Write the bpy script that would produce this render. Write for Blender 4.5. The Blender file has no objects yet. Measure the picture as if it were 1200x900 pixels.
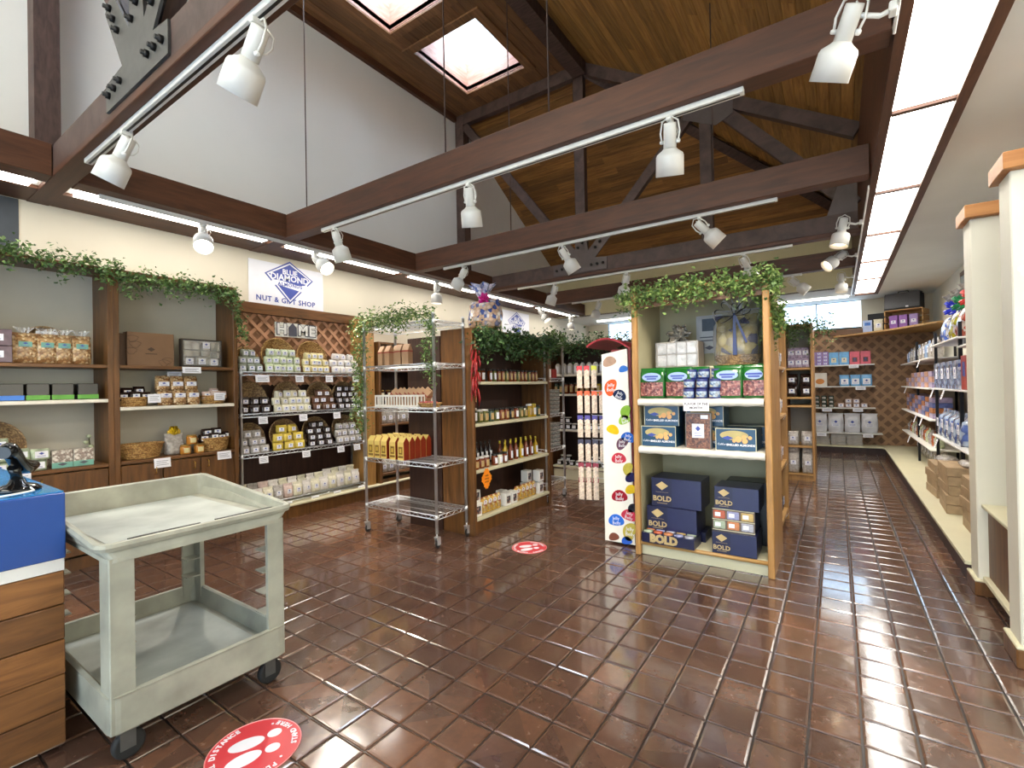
import bpy, bmesh, math, random
from mathutils import Vector, Matrix, Euler, noise
random.seed(7)
PI = math.pi
scene = bpy.context.scene
COL = scene.collection

# ---------------------------------------------------------------- camera
def make_camera():
    yaw, pitch, roll = math.radians(34.29), math.radians(0.38), math.radians(-1.085)
    F = Vector((-math.sin(yaw)*math.cos(pitch), math.cos(yaw)*math.cos(pitch), math.sin(pitch)))
    R0 = Vector((math.cos(yaw), math.sin(yaw), 0)); U0 = R0.cross(F)
    c, s = math.cos(roll), math.sin(roll)
    R = c*R0 + s*U0; U = -s*R0 + c*U0
    cam = bpy.data.cameras.new('camera'); o = bpy.data.objects.new('camera', cam); COL.objects.link(o)
    m = Matrix((R, U, -F)).transposed().to_4x4(); m.translation = Vector((0, 0, 1.42))
    o.matrix_world = m
    cam.sensor_fit = 'HORIZONTAL'; cam.sensor_width = 36; cam.lens = 36*559/1200
    cam.clip_start = 0.02
    scene.camera = o
    return m
CAMM = make_camera()

# ---------------------------------------------------------------- world, light, exposure
scene.view_settings.view_transform = 'Standard'; scene.view_settings.look = 'None'
scene.view_settings.exposure = 0.85; scene.view_settings.gamma = 1
w = bpy.data.worlds.new('daylight'); scene.world = w; w.use_nodes = True
w.node_tree.nodes['Background'].inputs[0].default_value = (0.66, 0.83, 1.0, 1)
w.node_tree.nodes['Background'].inputs[1].default_value = 3.0

def area(name, loc, rot, sx, sy, power, color=(1, 1, 1), portal=False):
    l = bpy.data.lights.new(name, 'AREA'); l.shape = 'RECTANGLE'; l.size = sx; l.size_y = sy
    l.energy = power; l.color = color
    if portal: l.cycles.is_portal = True
    o = bpy.data.objects.new(name, l); COL.objects.link(o); o.location = loc; o.rotation_euler = rot
    return o
# daylight through the skylights, plus unseen fill lights added behind and beside the camera
area('rear_fill', (-0.6, -3.3, 1.7), (PI/2+.15, 0, PI), 5.0, 2.4, 170, (1.0, 0.98, 0.94))  # added soft fill from behind the camera, source unseen
for sky_y in (0.8, 2.45, 4.1, 5.7):
    area('skylight_daylight', (-4.5, sky_y, 6.95), (0, 0, 0), 0.7, 0.6, 22, (0.93, 0.96, 1.0))
area('side_fill', (3.3, 1.2, 1.5), (0, -PI/2-.35, 0), 1.8, 5.0, 130, (0.93, 0.97, 1.0))  # added fill to lift the right ceiling and columns; no window built here
area('upper_rear_fill', (-2.4, -2.9, 4.6), (PI/2+.38, 0, PI), 4.2, 2.2, 500, (0.88, 0.94, 1.0))  # added fill to brighten the high ceiling, set before a solid wall
# ---------------------------------------------------------------- materials
MATS = {}
def nd(nt, t, **kw):
    n = nt.nodes.new(t)
    for k, v in kw.items():
        if k.startswith('i_'): n.inputs[k[2:].replace('_', ' ')].default_value = v
        else: setattr(n, k, v)
    return n
def base(name, rough=.5, metal=0, spec=.5, **kw):
    m = bpy.data.materials.new(name); m.use_nodes = True
    b = m.node_tree.nodes['Principled BSDF']
    b.inputs['Roughness'].default_value = rough; b.inputs['Metallic'].default_value = metal
    b.inputs['Specular IOR Level'].default_value = spec
    for k, v in kw.items(): b.inputs[k.replace('_', ' ')].default_value = v
    MATS[name] = m
    return m, m.node_tree, b
def srgb(h):
    c = [int(h[i:i+2], 16)/255 for i in (0, 2, 4)]
    return tuple([(x/12.92 if x <= .04045 else ((x+.055)/1.055)**2.4) for x in c]+[1])
def plain(name, col, rough=.5, metal=0, var=.08, scale=12, bump=0, **kw):
    if name in MATS: return MATS[name]
    m, nt, b = base(name, rough, metal, **kw)
    tc = nd(nt, 'ShaderNodeTexCoord'); n = nd(nt, 'ShaderNodeTexNoise', i_Scale=scale, i_Detail=4.0)
    nt.links.new(tc.outputs['Object'], n.inputs['Vector'])
    r = nd(nt, 'ShaderNodeValToRGB'); c = srgb(col)
    r.color_ramp.elements[0].position = .3; r.color_ramp.elements[1].position = .7
    r.color_ramp.elements[0].color = tuple([x*(1-var) for x in c[:3]]+[1]); r.color_ramp.elements[1].color = tuple([min(1, x*(1+var)) for x in c[:3]]+[1])
    nt.links.new(n.outputs['Fac'], r.inputs['Fac']); nt.links.new(r.outputs['Color'], b.inputs['Base Color'])
    if bump:
        bp = nd(nt, 'ShaderNodeBump', i_Strength=bump, i_Distance=.01)
        nt.links.new(n.outputs['Fac'], bp.inputs['Height']); nt.links.new(bp.outputs['Normal'], b.inputs['Normal'])
    return m
def wood(name, c1, c2, rough=.45, scale=3, stretch=(12, 1, 12), rand=0.0, cellrand=None):
    """grain runs along the axis whose stretch is 1; rand tints each object"""
    if name in MATS: return MATS[name]
    m, nt, b = base(name, rough)
    L = nt.links.new
    tc = nd(nt, 'ShaderNodeTexCoord'); mp = nd(nt, 'ShaderNodeMapping'); mp.inputs['Scale'].default_value = stretch
    oi = nd(nt, 'ShaderNodeObjectInfo')
    ad = nd(nt, 'ShaderNodeVectorMath', operation='ADD'); L(tc.outputs['Object'], mp.inputs['Vector']); L(mp.outputs['Vector'], ad.inputs[0])
    mu = nd(nt, 'ShaderNodeMath', operation='MULTIPLY'); mu.inputs[1].default_value = 37.0; L(oi.outputs['Random'], mu.inputs[0]); L(mu.outputs[0], ad.inputs[1])
    n = nd(nt, 'ShaderNodeTexNoise', i_Scale=scale, i_Detail=6.0, i_Roughness=.6, i_Distortion=.6); L(ad.outputs['Vector'], n.inputs['Vector'])
    r = nd(nt, 'ShaderNodeValToRGB'); r.color_ramp.elements[0].position = .33; r.color_ramp.elements[1].position = .68
    r.color_ramp.elements[0].color = srgb(c1); r.color_ramp.elements[1].color = srgb(c2)
    L(n.outputs['Fac'], r.inputs['Fac'])
    out = r.outputs['Color']
    if rand:
        mr = nd(nt, 'ShaderNodeMapRange'); mr.inputs['To Min'].default_value = 1-rand; mr.inputs['To Max'].default_value = 1+rand*.7
        L(oi.outputs['Random'], mr.inputs['Value'])
        hs = nd(nt, 'ShaderNodeHueSaturation'); L(mr.outputs[0], hs.inputs['Value']); L(out, hs.inputs['Color']); out = hs.outputs['Color']
    L(out, b.inputs['Base Color'])
    bp = nd(nt, 'ShaderNodeBump', i_Strength=.12, i_Distance=.01); L(n.outputs['Fac'], bp.inputs['Height']); L(bp.outputs['Normal'], b.inputs['Normal'])
    return m
def emit(name, col, strength):
    if name in MATS: return MATS[name]
    m, nt, b = base(name, .5)
    b.inputs['Base Color'].default_value = srgb(col); b.inputs['Emission Color'].default_value = srgb(col); b.inputs['Emission Strength'].default_value = strength
    return m
def glassy(name, tint='FFFFFF', rough=.05, mix=.25):
    """thin clear film or pane: mostly transparent, glossy on top"""
    if name in MATS: return MATS[name]
    m, nt, b = base(name, rough)
    L = nt.links.new
    b.inputs['Base Color'].default_value = srgb(tint)
    t = nd(nt, 'ShaderNodeBsdfTransparent'); t.inputs[0].default_value = srgb(tint)
    mx = nd(nt, 'ShaderNodeMixShader'); lw = nd(nt, 'ShaderNodeLayerWeight'); lw.inputs['Blend'].default_value = .4
    ma = nd(nt, 'ShaderNodeMath', operation='MULTIPLY_ADD'); ma.inputs[1].default_value = .5; ma.inputs[2].default_value = mix; ma.use_clamp = True
    L(lw.outputs['Fresnel'], ma.inputs[0]); L(ma.outputs[0], mx.inputs['Fac'])
    L(t.outputs[0], mx.inputs[1]); L(b.outputs[0], mx.inputs[2]); L(mx.outputs[0], nt.nodes['Material Output'].inputs['Surface'])
    return m
def speckle(name, c1, c2, c3=None, scale=60, rough=.35, dist=.5, thr=(.35, .55), bump=.3):
    """voronoi bits: nuts, candies, woven stuff"""
    if name in MATS: return MATS[name]
    m, nt, b = base(name, rough); L = nt.links.new
    tc = nd(nt, 'ShaderNodeTexCoord'); v = nd(nt, 'ShaderNodeTexVoronoi', i_Scale=scale); L(tc.outputs['Object'], v.inputs['Vector'])
    r = nd(nt, 'ShaderNodeValToRGB'); e = r.color_ramp.elements
    e[0].color = srgb(c1); e[0].position = thr[0]; e[1].color = srgb(c2); e[1].position = thr[1]
    if c3: x = e.new(.8); x.color = srgb(c3)
    sp = nd(nt, 'ShaderNodeSeparateColor'); L(v.outputs['Color'], sp.inputs[0]); L(sp.outputs[0], r.inputs['Fac'])
    mx = nd(nt, 'ShaderNodeMix', data_type='RGBA', blend_type='MULTIPLY'); mx.inputs['Factor'].default_value = .6
    r2 = nd(nt, 'ShaderNodeValToRGB'); r2.color_ramp.elements[0].color = (1, 1, 1, 1); r2.color_ramp.elements[1].color = (.15, .12, .1, 1)
    r2.color_ramp.elements[0].position = .3; r2.color_ramp.elements[1].position = .9; L(v.outputs['Distance'], r2.inputs['Fac'])
    L(r.outputs['Color'], mx.inputs['A']); L(r2.outputs['Color'], mx.inputs['B']); L(mx.outputs['Result'], b.inputs['Base Color'])
    bp = nd(nt, 'ShaderNodeBump', i_Strength=bump, i_Distance=.005, invert=True); L(v.outputs['Distance'], bp.inputs['Height']); L(bp.outputs['Normal'], b.inputs['Normal'])
    return m
def randcolor(name, cols, rough=.4, var=0):
    """colour picked per object from a list"""
    if name in MATS: return MATS[name]
    m, nt, b = base(name, rough); L = nt.links.new
    oi = nd(nt, 'ShaderNodeObjectInfo'); r = nd(nt, 'ShaderNodeValToRGB'); r.color_ramp.interpolation = 'CONSTANT'
    e = r.color_ramp.elements; e[0].color = srgb(cols[0]); e[0].position = 0; e[1].color = srgb(cols[1]); e[1].position = 1/len(cols)
    for i, c in enumerate(cols[2:]): x = e.new((i+2)/len(cols)); x.color = srgb(c)
    L(oi.outputs['Random'], r.inputs['Fac']); L(r.outputs['Color'], b.inputs['Base Color'])
    return m
def tile_mat():
    m, nt, b = base('terracotta_tile', .16); L = nt.links.new
    b.inputs['Coat Weight'].default_value = 1.0; b.inputs['Coat IOR'].default_value = 1.6; b.inputs['Coat Roughness'].default_value = .1
    g = nd(nt, 'ShaderNodeNewGeometry')
    sub = nd(nt, 'ShaderNodeVectorMath', operation='SUBTRACT'); sub.inputs[1].default_value = (-.845, 1.758, 0)
    sc = nd(nt, 'ShaderNodeVectorMath', operation='SCALE'); sc.inputs['Scale'].default_value = 1/.18
    fl = nd(nt, 'ShaderNodeVectorMath', operation='FLOOR')
    mz = nd(nt, 'ShaderNodeVectorMath', operation='MULTIPLY'); mz.inputs[1].default_value = (1, 1, 0)
    L(g.outputs['Position'], sub.inputs[0]); L(sub.outputs[0], sc.inputs[0]); L(sc.outputs[0], fl.inputs[0]); L(fl.outputs[0], mz.inputs[0])
    wn = nd(nt, 'ShaderNodeTexWhiteNoise'); L(mz.outputs[0], wn.inputs['Vector'])
    big = nd(nt, 'ShaderNodeTexNoise', i_Scale=.55, i_Detail=2.0); L(g.outputs['Position'], big.inputs['Vector'])
    fine = nd(nt, 'ShaderNodeTexNoise', i_Scale=22.0, i_Detail=6.0, i_Roughness=.65); L(g.outputs['Position'], fine.inputs['Vector'])
    a1 = nd(nt, 'ShaderNodeMath', operation='MULTIPLY_ADD'); a1.inputs[1].default_value = .26; L(wn.outputs['Value'], a1.inputs[0])
    a0 = nd(nt, 'ShaderNodeMath', operation='MULTIPLY_ADD'); a0.inputs[1].default_value = 1.3; a0.inputs[2].default_value = -.45; L(big.outputs['Fac'], a0.inputs[0]); L(a0.outputs[0], a1.inputs[2])
    a2 = nd(nt, 'ShaderNodeMath', operation='MULTIPLY_ADD'); a2.inputs[1].default_value = .35; L(fine.outputs['Fac'], a2.inputs[0]); L(a1.outputs[0], a2.inputs[2])
    r = nd(nt, 'ShaderNodeValToRGB'); e = r.color_ramp.elements
    e[0].position = .2; e[0].color = srgb('43302A'); e[1].position = 1.0; e[1].color = srgb('8A5C42'); x = e.new(.58); x.color = srgb('5F4436')
    L(a2.outputs[0], r.inputs['Fac']); L(r.outputs['Color'], b.inputs['Base Color'])
    rr = nd(nt, 'ShaderNodeMapRange'); rr.inputs['From Min'].default_value = .3; rr.inputs['From Max'].default_value = .7; rr.inputs['To Min'].default_value = .1; rr.inputs['To Max'].default_value = .3
    L(fine.outputs['Fac'], rr.inputs['Value']); L(rr.outputs[0], b.inputs['Roughness'])
    w2 = nd(nt, 'ShaderNodeTexNoise', i_Scale=9.0, i_Detail=2.0); L(g.outputs['Position'], w2.inputs['Vector'])
    bp = nd(nt, 'ShaderNodeBump', i_Strength=.25, i_Distance=.012); L(w2.outputs['Fac'], bp.inputs['Height']); L(bp.outputs['Normal'], b.inputs['Normal'])
    return m
M_TILE = tile_mat()
M_GROUT = plain('dark_grout', '2E2724', .35, scale=30, var=.3)
M_WALL = plain('cream_plaster', 'D6CEBA', .7, scale=2, var=.03)
M_WHITEWALL = plain('white_plaster', 'E2E2E0', .7, scale=1.5, var=.02)
M_CEIL = plain('ceiling_plaster', 'DFE0DC', .8, scale=2, var=.03)
M_COLPL = plain('column_plaster', 'DAD6C6', .6, scale=3, var=.03)
M_BEAM = wood('stained_beam', '402416', '5A3420', .55, 2.5, (1, 9, 9))
M_BEAMY = wood('stained_beam_long', '442817', '603A24', .55, 2.5, (9, 1, 9))
M_TRUSS = wood('dark_truss_wood', '3A2A26', '58443E', .6, 3, (2, 9, 2))
M_PLANKY = wood('cedar_plank_long', '80592A', 'AC8244', .6, 2.2, (14, 1, 14), rand=.3)
M_PLANKX = wood('cedar_plank_cross', '6E4722', '9C6E38', .6, 2.2, (1, 14, 14), rand=.4)
M_PLANKW = wood('well_lining_wood', 'C08A74', 'D8AA98', .5, 2, (2, 2, 10))
M_OAK = wood('golden_oak', '966C3A', 'BC8E52', .4, 3, (10, 10, 1))
M_OAKX = wood('golden_oak_edge', 'A07844', 'C69C60', .4, 3, (1, 10, 10))
M_BROWN = wood('brown_cabinet_wood', '4C2F12', '744C24', .42, 2.5, (10, 10, 1))
M_BROWNX = wood('brown_shelf_wood', '523416', '7A5028', .42, 2.5, (1, 10, 10))
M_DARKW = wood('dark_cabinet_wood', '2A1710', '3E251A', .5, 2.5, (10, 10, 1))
M_CAPW = wood('cap_wood', 'A26A38', 'B98048', .45, 3, (1, 8, 8))
M_GREYB = plain('pale_backing', 'B8B3A4', .7, scale=3, var=.06)
M_CREAM = plain('cream_laminate', 'CCC6A8', .5, scale=4, var=.04)
M_LINER = plain('white_shelf_liner', 'DCD6C8', .45, scale=20, var=.04)
M_WHITE = plain('white_paint', 'E6E4DE', .4, var=.03)
M_LAMPW = plain('lamp_enamel', 'DCDAD4', .35, var=.02)
M_CHROME = plain('chrome_wire', 'DDDFE2', .33, .8, var=.05)
M_BLACK = plain('black_plastic', '101012', .3, var=.1)
M_RUBBER = plain('black_rubber', '1A1A1A', .7, var=.2)
M_METALG = plain('galvanised_plate', '5A5957', .5, .5, var=.1, scale=20)
M_BOLT = plain('dark_bolt', '16120F', .5, .3)
M_BRASS = plain('brass', 'C09A50', .3, 1.0)
M_PAPER = plain('white_paper', 'E8E8EE', .6, var=.02)
M_INK = plain('grey_ink', '50505C', .6)
M_BLUEINK = plain('blue_print', '3C4C9C', .5, var=.05)
M_WICKER = speckle('wicker', 'A87A42', 'D2A868', scale=90, rough=.6, bump=.8)
M_WICKERD = speckle('dark_wicker', '7E6244', 'A88A60', scale=70, rough=.6, bump=.8)
M_PANELLIGHT = emit('fluorescent_diffuser', 'FFFBF2', 7.0)
M_TUBE = emit('fluorescent_tube', 'FFFAF2', 7.0)
M_BULB = emit('lit_bulb', 'FFF1D8', 14.0)
M_GLASS = glassy('window_glass', 'F4FAFF', .02, .04)
M_FILM = glassy('clear_film', 'FFFFFF', .08, .07)

# ---------------------------------------------------------------- mesh helpers
class B:
    """collects shapes into one bmesh"""
    def __init__(s): s.bm = bmesh.new(); s.mi = 0
    def _put(s, vs, fs, smooth=False):
        v = [s.bm.verts.new(p) for p in vs]
        for f in fs:
            try:
                q = s.bm.faces.new([v[i] for i in f]); q.material_index = s.mi; q.smooth = smooth
            except ValueError: pass
        return s
    def box(s, x0, x1, y0, y1, z0, z1, ch=0):
        if ch:
            c = min(ch, (x1-x0)/2.1, (y1-y0)/2.1, (z1-z0)/2.1)
            X, Y, Z = (x0, x0+c, x1-c, x1), (y0, y0+c, y1-c, y1), (z0, z0+c, z1-c, z1)
            vs = []; idx = {}
            for i in (0, 3):
                for j in (1, 2):
                    for k in (1, 2): idx[(i, j, k)] = len(vs); vs.append((X[i], Y[j], Z[k]))
            for j in (0, 3):
                for i in (1, 2):
                    for k in (1, 2): idx[(i, j, k)] = len(vs); vs.append((X[i], Y[j], Z[k]))
            for k in (0, 3):
                for i in (1, 2):
                    for j in (1, 2): idx[(i, j, k)] = len(vs); vs.append((X[i], Y[j], Z[k]))
            n0 = len(s.bm.verts); v = [s.bm.verts.new(p) for p in vs]
            r = bmesh.ops.convex_hull(s.bm, input=v)
            for f in r['geom']:
                if isinstance(f, bmesh.types.BMFace): f.material_index = s.mi
            return s
        vs = [(x, y, z) for x in (x0, x1) for y in (y0, y1) for z in (z0, z1)]
        return s._put(vs, [(0, 1, 3, 2), (4, 6, 7, 5), (0, 4, 5, 1), (2, 3, 7, 6), (0, 2, 6, 4), (1, 5, 7, 3)])
    def prism(s, pts, axis, a, b):
        """polygon pts (2D) extruded along axis from a to b"""
        def P(p, t): return {'x': (t, p[0], p[1]), 'y': (p[0], t, p[1]), 'z': (p[0], p[1], t)}[axis]
        n = len(pts); vs = [P(p, a) for p in pts]+[P(p, b) for p in pts]
        return s._put(vs, [tuple(range(n)), tuple(range(2*n-1, n-1, -1))]+[(i, i+n, (i+1) % n+n, (i+1) % n) for i in range(n)])
    def tube(s, pts, r, n=8, cap=True, closed=False):
        pts = [Vector(p) for p in pts]; rs = r if isinstance(r, (list, tuple)) else [r]*len(pts)
        rings = []; up = None
        m = len(pts)
        for i, p in enumerate(pts):
            d = (pts[(i+1) % m] if closed or i < m-1 else p)-(pts[i-1] if closed or i else p)
            if d.length < 1e-9: d = Vector((0, 0, 1))
            d.normalize()
            if up is None: up = Vector((0, 0, 1)) if abs(d.z) < .9 else Vector((1, 0, 0))
            a = d.cross(up)
            if a.length < 1e-4: a = d.cross(Vector((1, .1, 0)))
            a.normalize(); b = d.cross(a).normalized(); up = -b if False else up
            rings.append([s.bm.verts.new(p+rs[i]*(math.cos(t*2*PI/n)*a+math.sin(t*2*PI/n)*b)) for t in range(n)])
        for i in range(m if closed else m-1):
            A, C = rings[i], rings[(i+1) % m]
            for t in range(n):
                f = s.bm.faces.new((A[t], A[(t+1) % n], C[(t+1) % n], C[t])); f.smooth = n > 5; f.material_index = s.mi
        if cap and not closed:
            for R in (rings[0][::-1], rings[-1]):
                f = s.bm.faces.new(R); f.material_index = s.mi
        return s
    def lathe(s, prof, n=16, c=(0, 0, 0), axis='z', sy=1):
        rings = []
        for r, z in prof:
            rg = []
            for t in range(n):
                x, y = r*math.cos(t*2*PI/n), r*math.sin(t*2*PI/n)*sy
                p = {'z': (x, y, z), 'y': (x, z, y), 'x': (z, x, y)}[axis]
                rg.append(s.bm.verts.new((p[0]+c[0], p[1]+c[1], p[2]+c[2])))
            rings.append(rg)
        for A, C in zip(rings, rings[1:]):
            for t in range(n):
                f = s.bm.faces.new((A[t], A[(t+1) % n], C[(t+1) % n], C[t])); f.smooth = True; f.material_index = s.mi
        for R, (r, z) in ((rings[0][::-1], prof[0]), (rings[-1], prof[-1])):
            if r > 1e-5: f = s.bm.faces.new(R); f.material_index = s.mi
        return s
    def disc(s, cx, cy, z, rx, ry, n=24, a=0, th=.001):
        return s.prism([(cx+rx*math.cos(t)*math.cos(a)-ry*math.sin(t)*math.sin(a), cy+rx*math.cos(t)*math.sin(a)+ry*math.sin(t)*math.cos(a)) for t in [i*2*PI/n for i in range(n)]], 'z', z, z+th)
    def grid(s, fn, nu, nv, smooth=True):
        g = [[s.bm.verts.new(fn(i/nu, j/nv)) for j in range(nv+1)] for i in range(nu+1)]
        for i in range(nu):
            for j in range(nv):
                f = s.bm.faces.new((g[i][j], g[i+1][j], g[i+1][j+1], g[i][j+1])); f.smooth = smooth; f.material_index = s.mi
        return s
    def move(s, M):
        bmesh.ops.transform(s.bm, matrix=M, verts=s.bm.verts); return s
    def mesh(s, name, mats, fix=True):
        if fix: bmesh.ops.recalc_face_normals(s.bm, faces=s.bm.faces)
        me = bpy.data.meshes.new(name); s.bm.to_mesh(me); s.bm.free()
        for m in (mats if isinstance(mats, (list, tuple)) else [mats]): me.materials.append(m)
        return me
def link(name, me, parent=None, loc=(0, 0, 0), rot=(0, 0, 0)):
    o = bpy.data.objects.new(name, me); COL.objects.link(o); o.location = loc; o.rotation_euler = rot
    if parent is not None: o.parent = parent
    return o
def obj(name, b, mat, parent=None, loc=(0, 0, 0), rot=(0, 0, 0), label=None):
    o = link(name, b.mesh(name, mat), parent, loc, rot)
    if label: o['label'] = label
    return o
def struct(name, b, mat, parent=None, loc=(0, 0, 0), rot=(0, 0, 0)):
    o = obj(name, b, mat, parent, loc, rot)
    if parent is None: o['kind'] = 'structure'
    return o
def tag(o, label, cat, group=None, kind=None):
    o['label'] = label; o['category'] = cat
    if group: o['group'] = group
    if kind: o['kind'] = kind
    return o
def thing(name, label, cat, loc=(0, 0, 0), rotz=0, group=None, rot=None):
    o = bpy.data.objects.new(name, None); COL.objects.link(o); o.empty_display_size = .05
    o.location = loc; o.rotation_euler = rot if rot else (0, 0, rotz)
    return tag(o, label, cat, group)
CACHE = {}
def cached(key, name, fn, mat):
    if key not in CACHE: CACHE[key] = fn().mesh(name, mat)
    return CACHE[key]
def bx(*a, **k): return B().box(*a, **k)
FONTC = {}
def text(body, size, mat, parent, loc, rot=(PI/2, 0, 0), name='lettering', th=.0006, align='CENTER', spacing=1.0, bold=0.0, squash=1.0):
    key = (body, size, mat.name, align, bold, squash)
    if key not in FONTC:
        c = bpy.data.curves.new('lettering', 'FONT'); c.body = body; c.size = size; c.align_x = align; c.align_y = 'CENTER'
        c.extrude = th; c.resolution_u = 2; c.offset = bold; c.space_character = spacing
        o = bpy.data.objects.new('t', c); COL.objects.link(o)
        dg = bpy.context.evaluated_depsgraph_get(); me = bpy.data.meshes.new_from_object(o.evaluated_get(dg)); me.materials.clear(); me.materials.append(mat)
        if squash != 1: me.transform(Matrix.Diagonal((squash, 1, 1, 1)))
        bpy.data.objects.remove(o); bpy.data.curves.remove(c); FONTC[key] = me
    return link(name, FONTC[key], parent, loc, rot)
def ordinal(i): return ['first', 'second', 'third', 'fourth', 'fifth', 'sixth', 'seventh', 'eighth', 'ninth', 'tenth', 'eleventh', 'twelfth', 'thirteenth', 'fourteenth', 'fifteenth', 'sixteenth', 'seventeenth', 'eighteenth', 'nineteenth', 'twentieth'][i]
def onscreen(p, pad=0):
    q = CAMM.inverted() @ Vector(p)
    if q.z > -.05: return None
    x, y = 600+559*q.x/-q.z, 450-559*q.y/-q.z
    return (x, y) if -pad < x < 1200+pad and -pad < y < 900+pad else None

# ---------------------------------------------------------------- room shell
T, GX, GY = .18, -.845, 1.758
floor = struct('floor', bx(-5.6, 3.6, -3.2, 11.9, -.12, -.006), M_GROUT)
def tile_bm(w=.087, h=.0, seed=0, x=0, y=0, b=None):
    b = b or B(); r = random.Random(seed); e = .010; j = [r.uniform(-.0012, .0012) for _ in range(8)]
    o = [(-w+j[0], -w+j[1]), (w+j[2], -w+j[3]), (w+j[4], w+j[5]), (-w+j[6], w+j[7])]
    ta, tb_ = r.uniform(-.0006, .0006), r.uniform(-.0006, .0006); tl = [-ta-tb_, ta-tb_, ta+tb_, -ta+tb_]
    vs = [(x+p[0], y+p[1], -.007) for p in o]+[(x+p[0]*(1-.02), y+p[1]*(1-.02), -.0022+t) for p, t in zip(o, tl)]+[(x+p[0]*(1-e/w), y+p[1]*(1-e/w), 0+t) for p, t in zip(o, tl)]
    fs = [(8, 9, 10, 11)]
    for k in range(4):
        n = (k+1) % 4; fs += [(k, n, 4+n, 4+k), (4+k, 4+n, 8+n, 8+k)]
    return b._put(vs, fs)
cells = []
for i in range(-27, 26):
    for j in range(-28, 57):
        cx, cy = GX+(i+.5)*T, GY+(j+.5)*T
        if -5.6 < cx < 3.6 and -3.2 < cy < 11.9: cells.append((cx, cy))
vis = [c for c in cells if onscreen((c[0], c[1], 0), 20) and not (c[0] < -2.5 and c[1] < .9) and c[0] < .8]
vis.sort(key=lambda c: c[0]**2+c[1]**2)
near = vis[:296]; nset = set(near)
tmesh = [tile_bm(seed=k).mesh('tile', M_TILE) for k in range(8)]
for k, c in enumerate(near): link('tile', tmesh[random.randrange(8)], floor, (c[0], c[1], 0), (0, 0, random.randrange(4)*PI/2))
b = B()
for k, c in enumerate(cells):
    if c not in nset: tile_bm(seed=k, x=c[0], y=c[1], b=b)
o = struct('tiles', b, M_TILE, floor); o['kind'] = 'stuff'

def wallbox(name, *a, mat=M_WALL, parent=None): return struct(name, bx(*a), mat, parent)
WY = 11.8    # back wall plane
# left wall: cream below the beams, white gable above, stepping down along the end slope
wl = struct('wall_left', B().box(-5.65, -5.5, -3.2, WY+.1, 0, 3.05), M_WALL)
struct('upper_wall', B().prism([(-3.2, 3.05), (9.95, 3.05), (9.95, 4.13), (6.47, 6.22), (-3.2, 6.22)], 'x', -5.65, -5.5), M_WHITEWALL, wl)
struct('dark_panel', bx(-5.5, -5.49, -.6, .955, 2.45, 3.03), plain('slate_blue_paint', '3A4046', .6), wl)
# back wall with a clerestory band z 2.47-3.03
wb = struct('wall_back', B().box(-5.5, 3.5, WY, WY+.1, 0, 2.5).box(-5.5, -4.95, WY, WY+.1, 2.5, 3.05).box(.42, 3.5, WY, WY+.1, 2.5, 3.05), M_WALL)
struct('end_wall', bx(-5.5, .3, 9.93, 10.03, 3.03, 4.16), plain('end_wall_cream', 'CFC7A0', .7, scale=2, var=.03), wb)
win = struct('window_1', B().box(-4.95, .42, WY, WY+.06, 2.47, 2.5).box(-4.95, .42, WY, WY+.06, 3.02, 3.05), plain('window_frame_paint', '6F8FA6', .5))
for k in range(8): struct('mullion', bx(-4.95+k*.66-.012, -4.95+k*.66+.012, WY+.01, WY+.05, 2.5, 3.02), MATS['window_frame_paint'], win)
for k in range(8): struct('pane', bx(-4.935+k*.66, -4.305+k*.66, WY+.025, WY+.03, 2.5, 3.02), M_GLASS, win)
struct('wall_right', bx(3.5, 3.6, -3.2, 11.9, 0, 3.05), M_WALL)
struct('wall_rear', B().box(-5.6, -3.2, -3.2, -3.1, 0, 3.05).box(2.0, 3.6, -3.2, -3.1, 0, 3.05).box(-3.2, 2.0, -3.2, -3.1, 2.9, 3.05).box(-5.6, .3, -3.2, -3.1, 3.05, 6.25), M_WALL)
# flat plaster ceiling over the aisle and the far strip
cp = struct('ceiling', B().box(.62, 3.6, -3.2, WY+.1, 3.03, 3.1).box(.26, .62, 10.86, WY+.1, 3.03, 3.1).box(-5.5, .26, 10.03, WY+.1, 3.03, 3.1), M_CEIL)
# planked ceilings
def planks(parent, mat, rows, length, place, wd, along, seed):
    r = random.Random(seed); cnt = 0
    meshes = {}
    for i in range(rows):
        s0 = r.uniform(-1.6, 0)
        L0, L1 = length(i)
        s0 += L0
        while s0 < L1:
            ln = r.choice((1.2, 1.6, 2.0, 2.6)); a, e = max(s0, L0), min(s0+ln, L1)
            s0 += ln
            if e-a < .05: continue
            place(i, a, e, r.uniform(0, .004))
XR = -3.05
cf = struct('ceiling', B().box(-5.65, -4.86, -3.2, 6.5, 6.235, 6.3).box(-3.76, XR, -3.2, 6.5, 6.235, 6.3).box(-4.86, -3.76, 6.0, 6.5, 6.235, 6.3).box(-4.86, -3.76, 4.38, 4.83, 6.235, 6.3).box(-4.86, -3.76, 2.75, 3.2, 6.235, 6.3).box(-4.86, -3.76, 1.12, 1.57, 6.235, 6.3).box(-4.86, -3.76, -3.2, -.06, 6.235, 6.3), plain('roof_deck', '3A2412', .8))
PWD = .122
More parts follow.
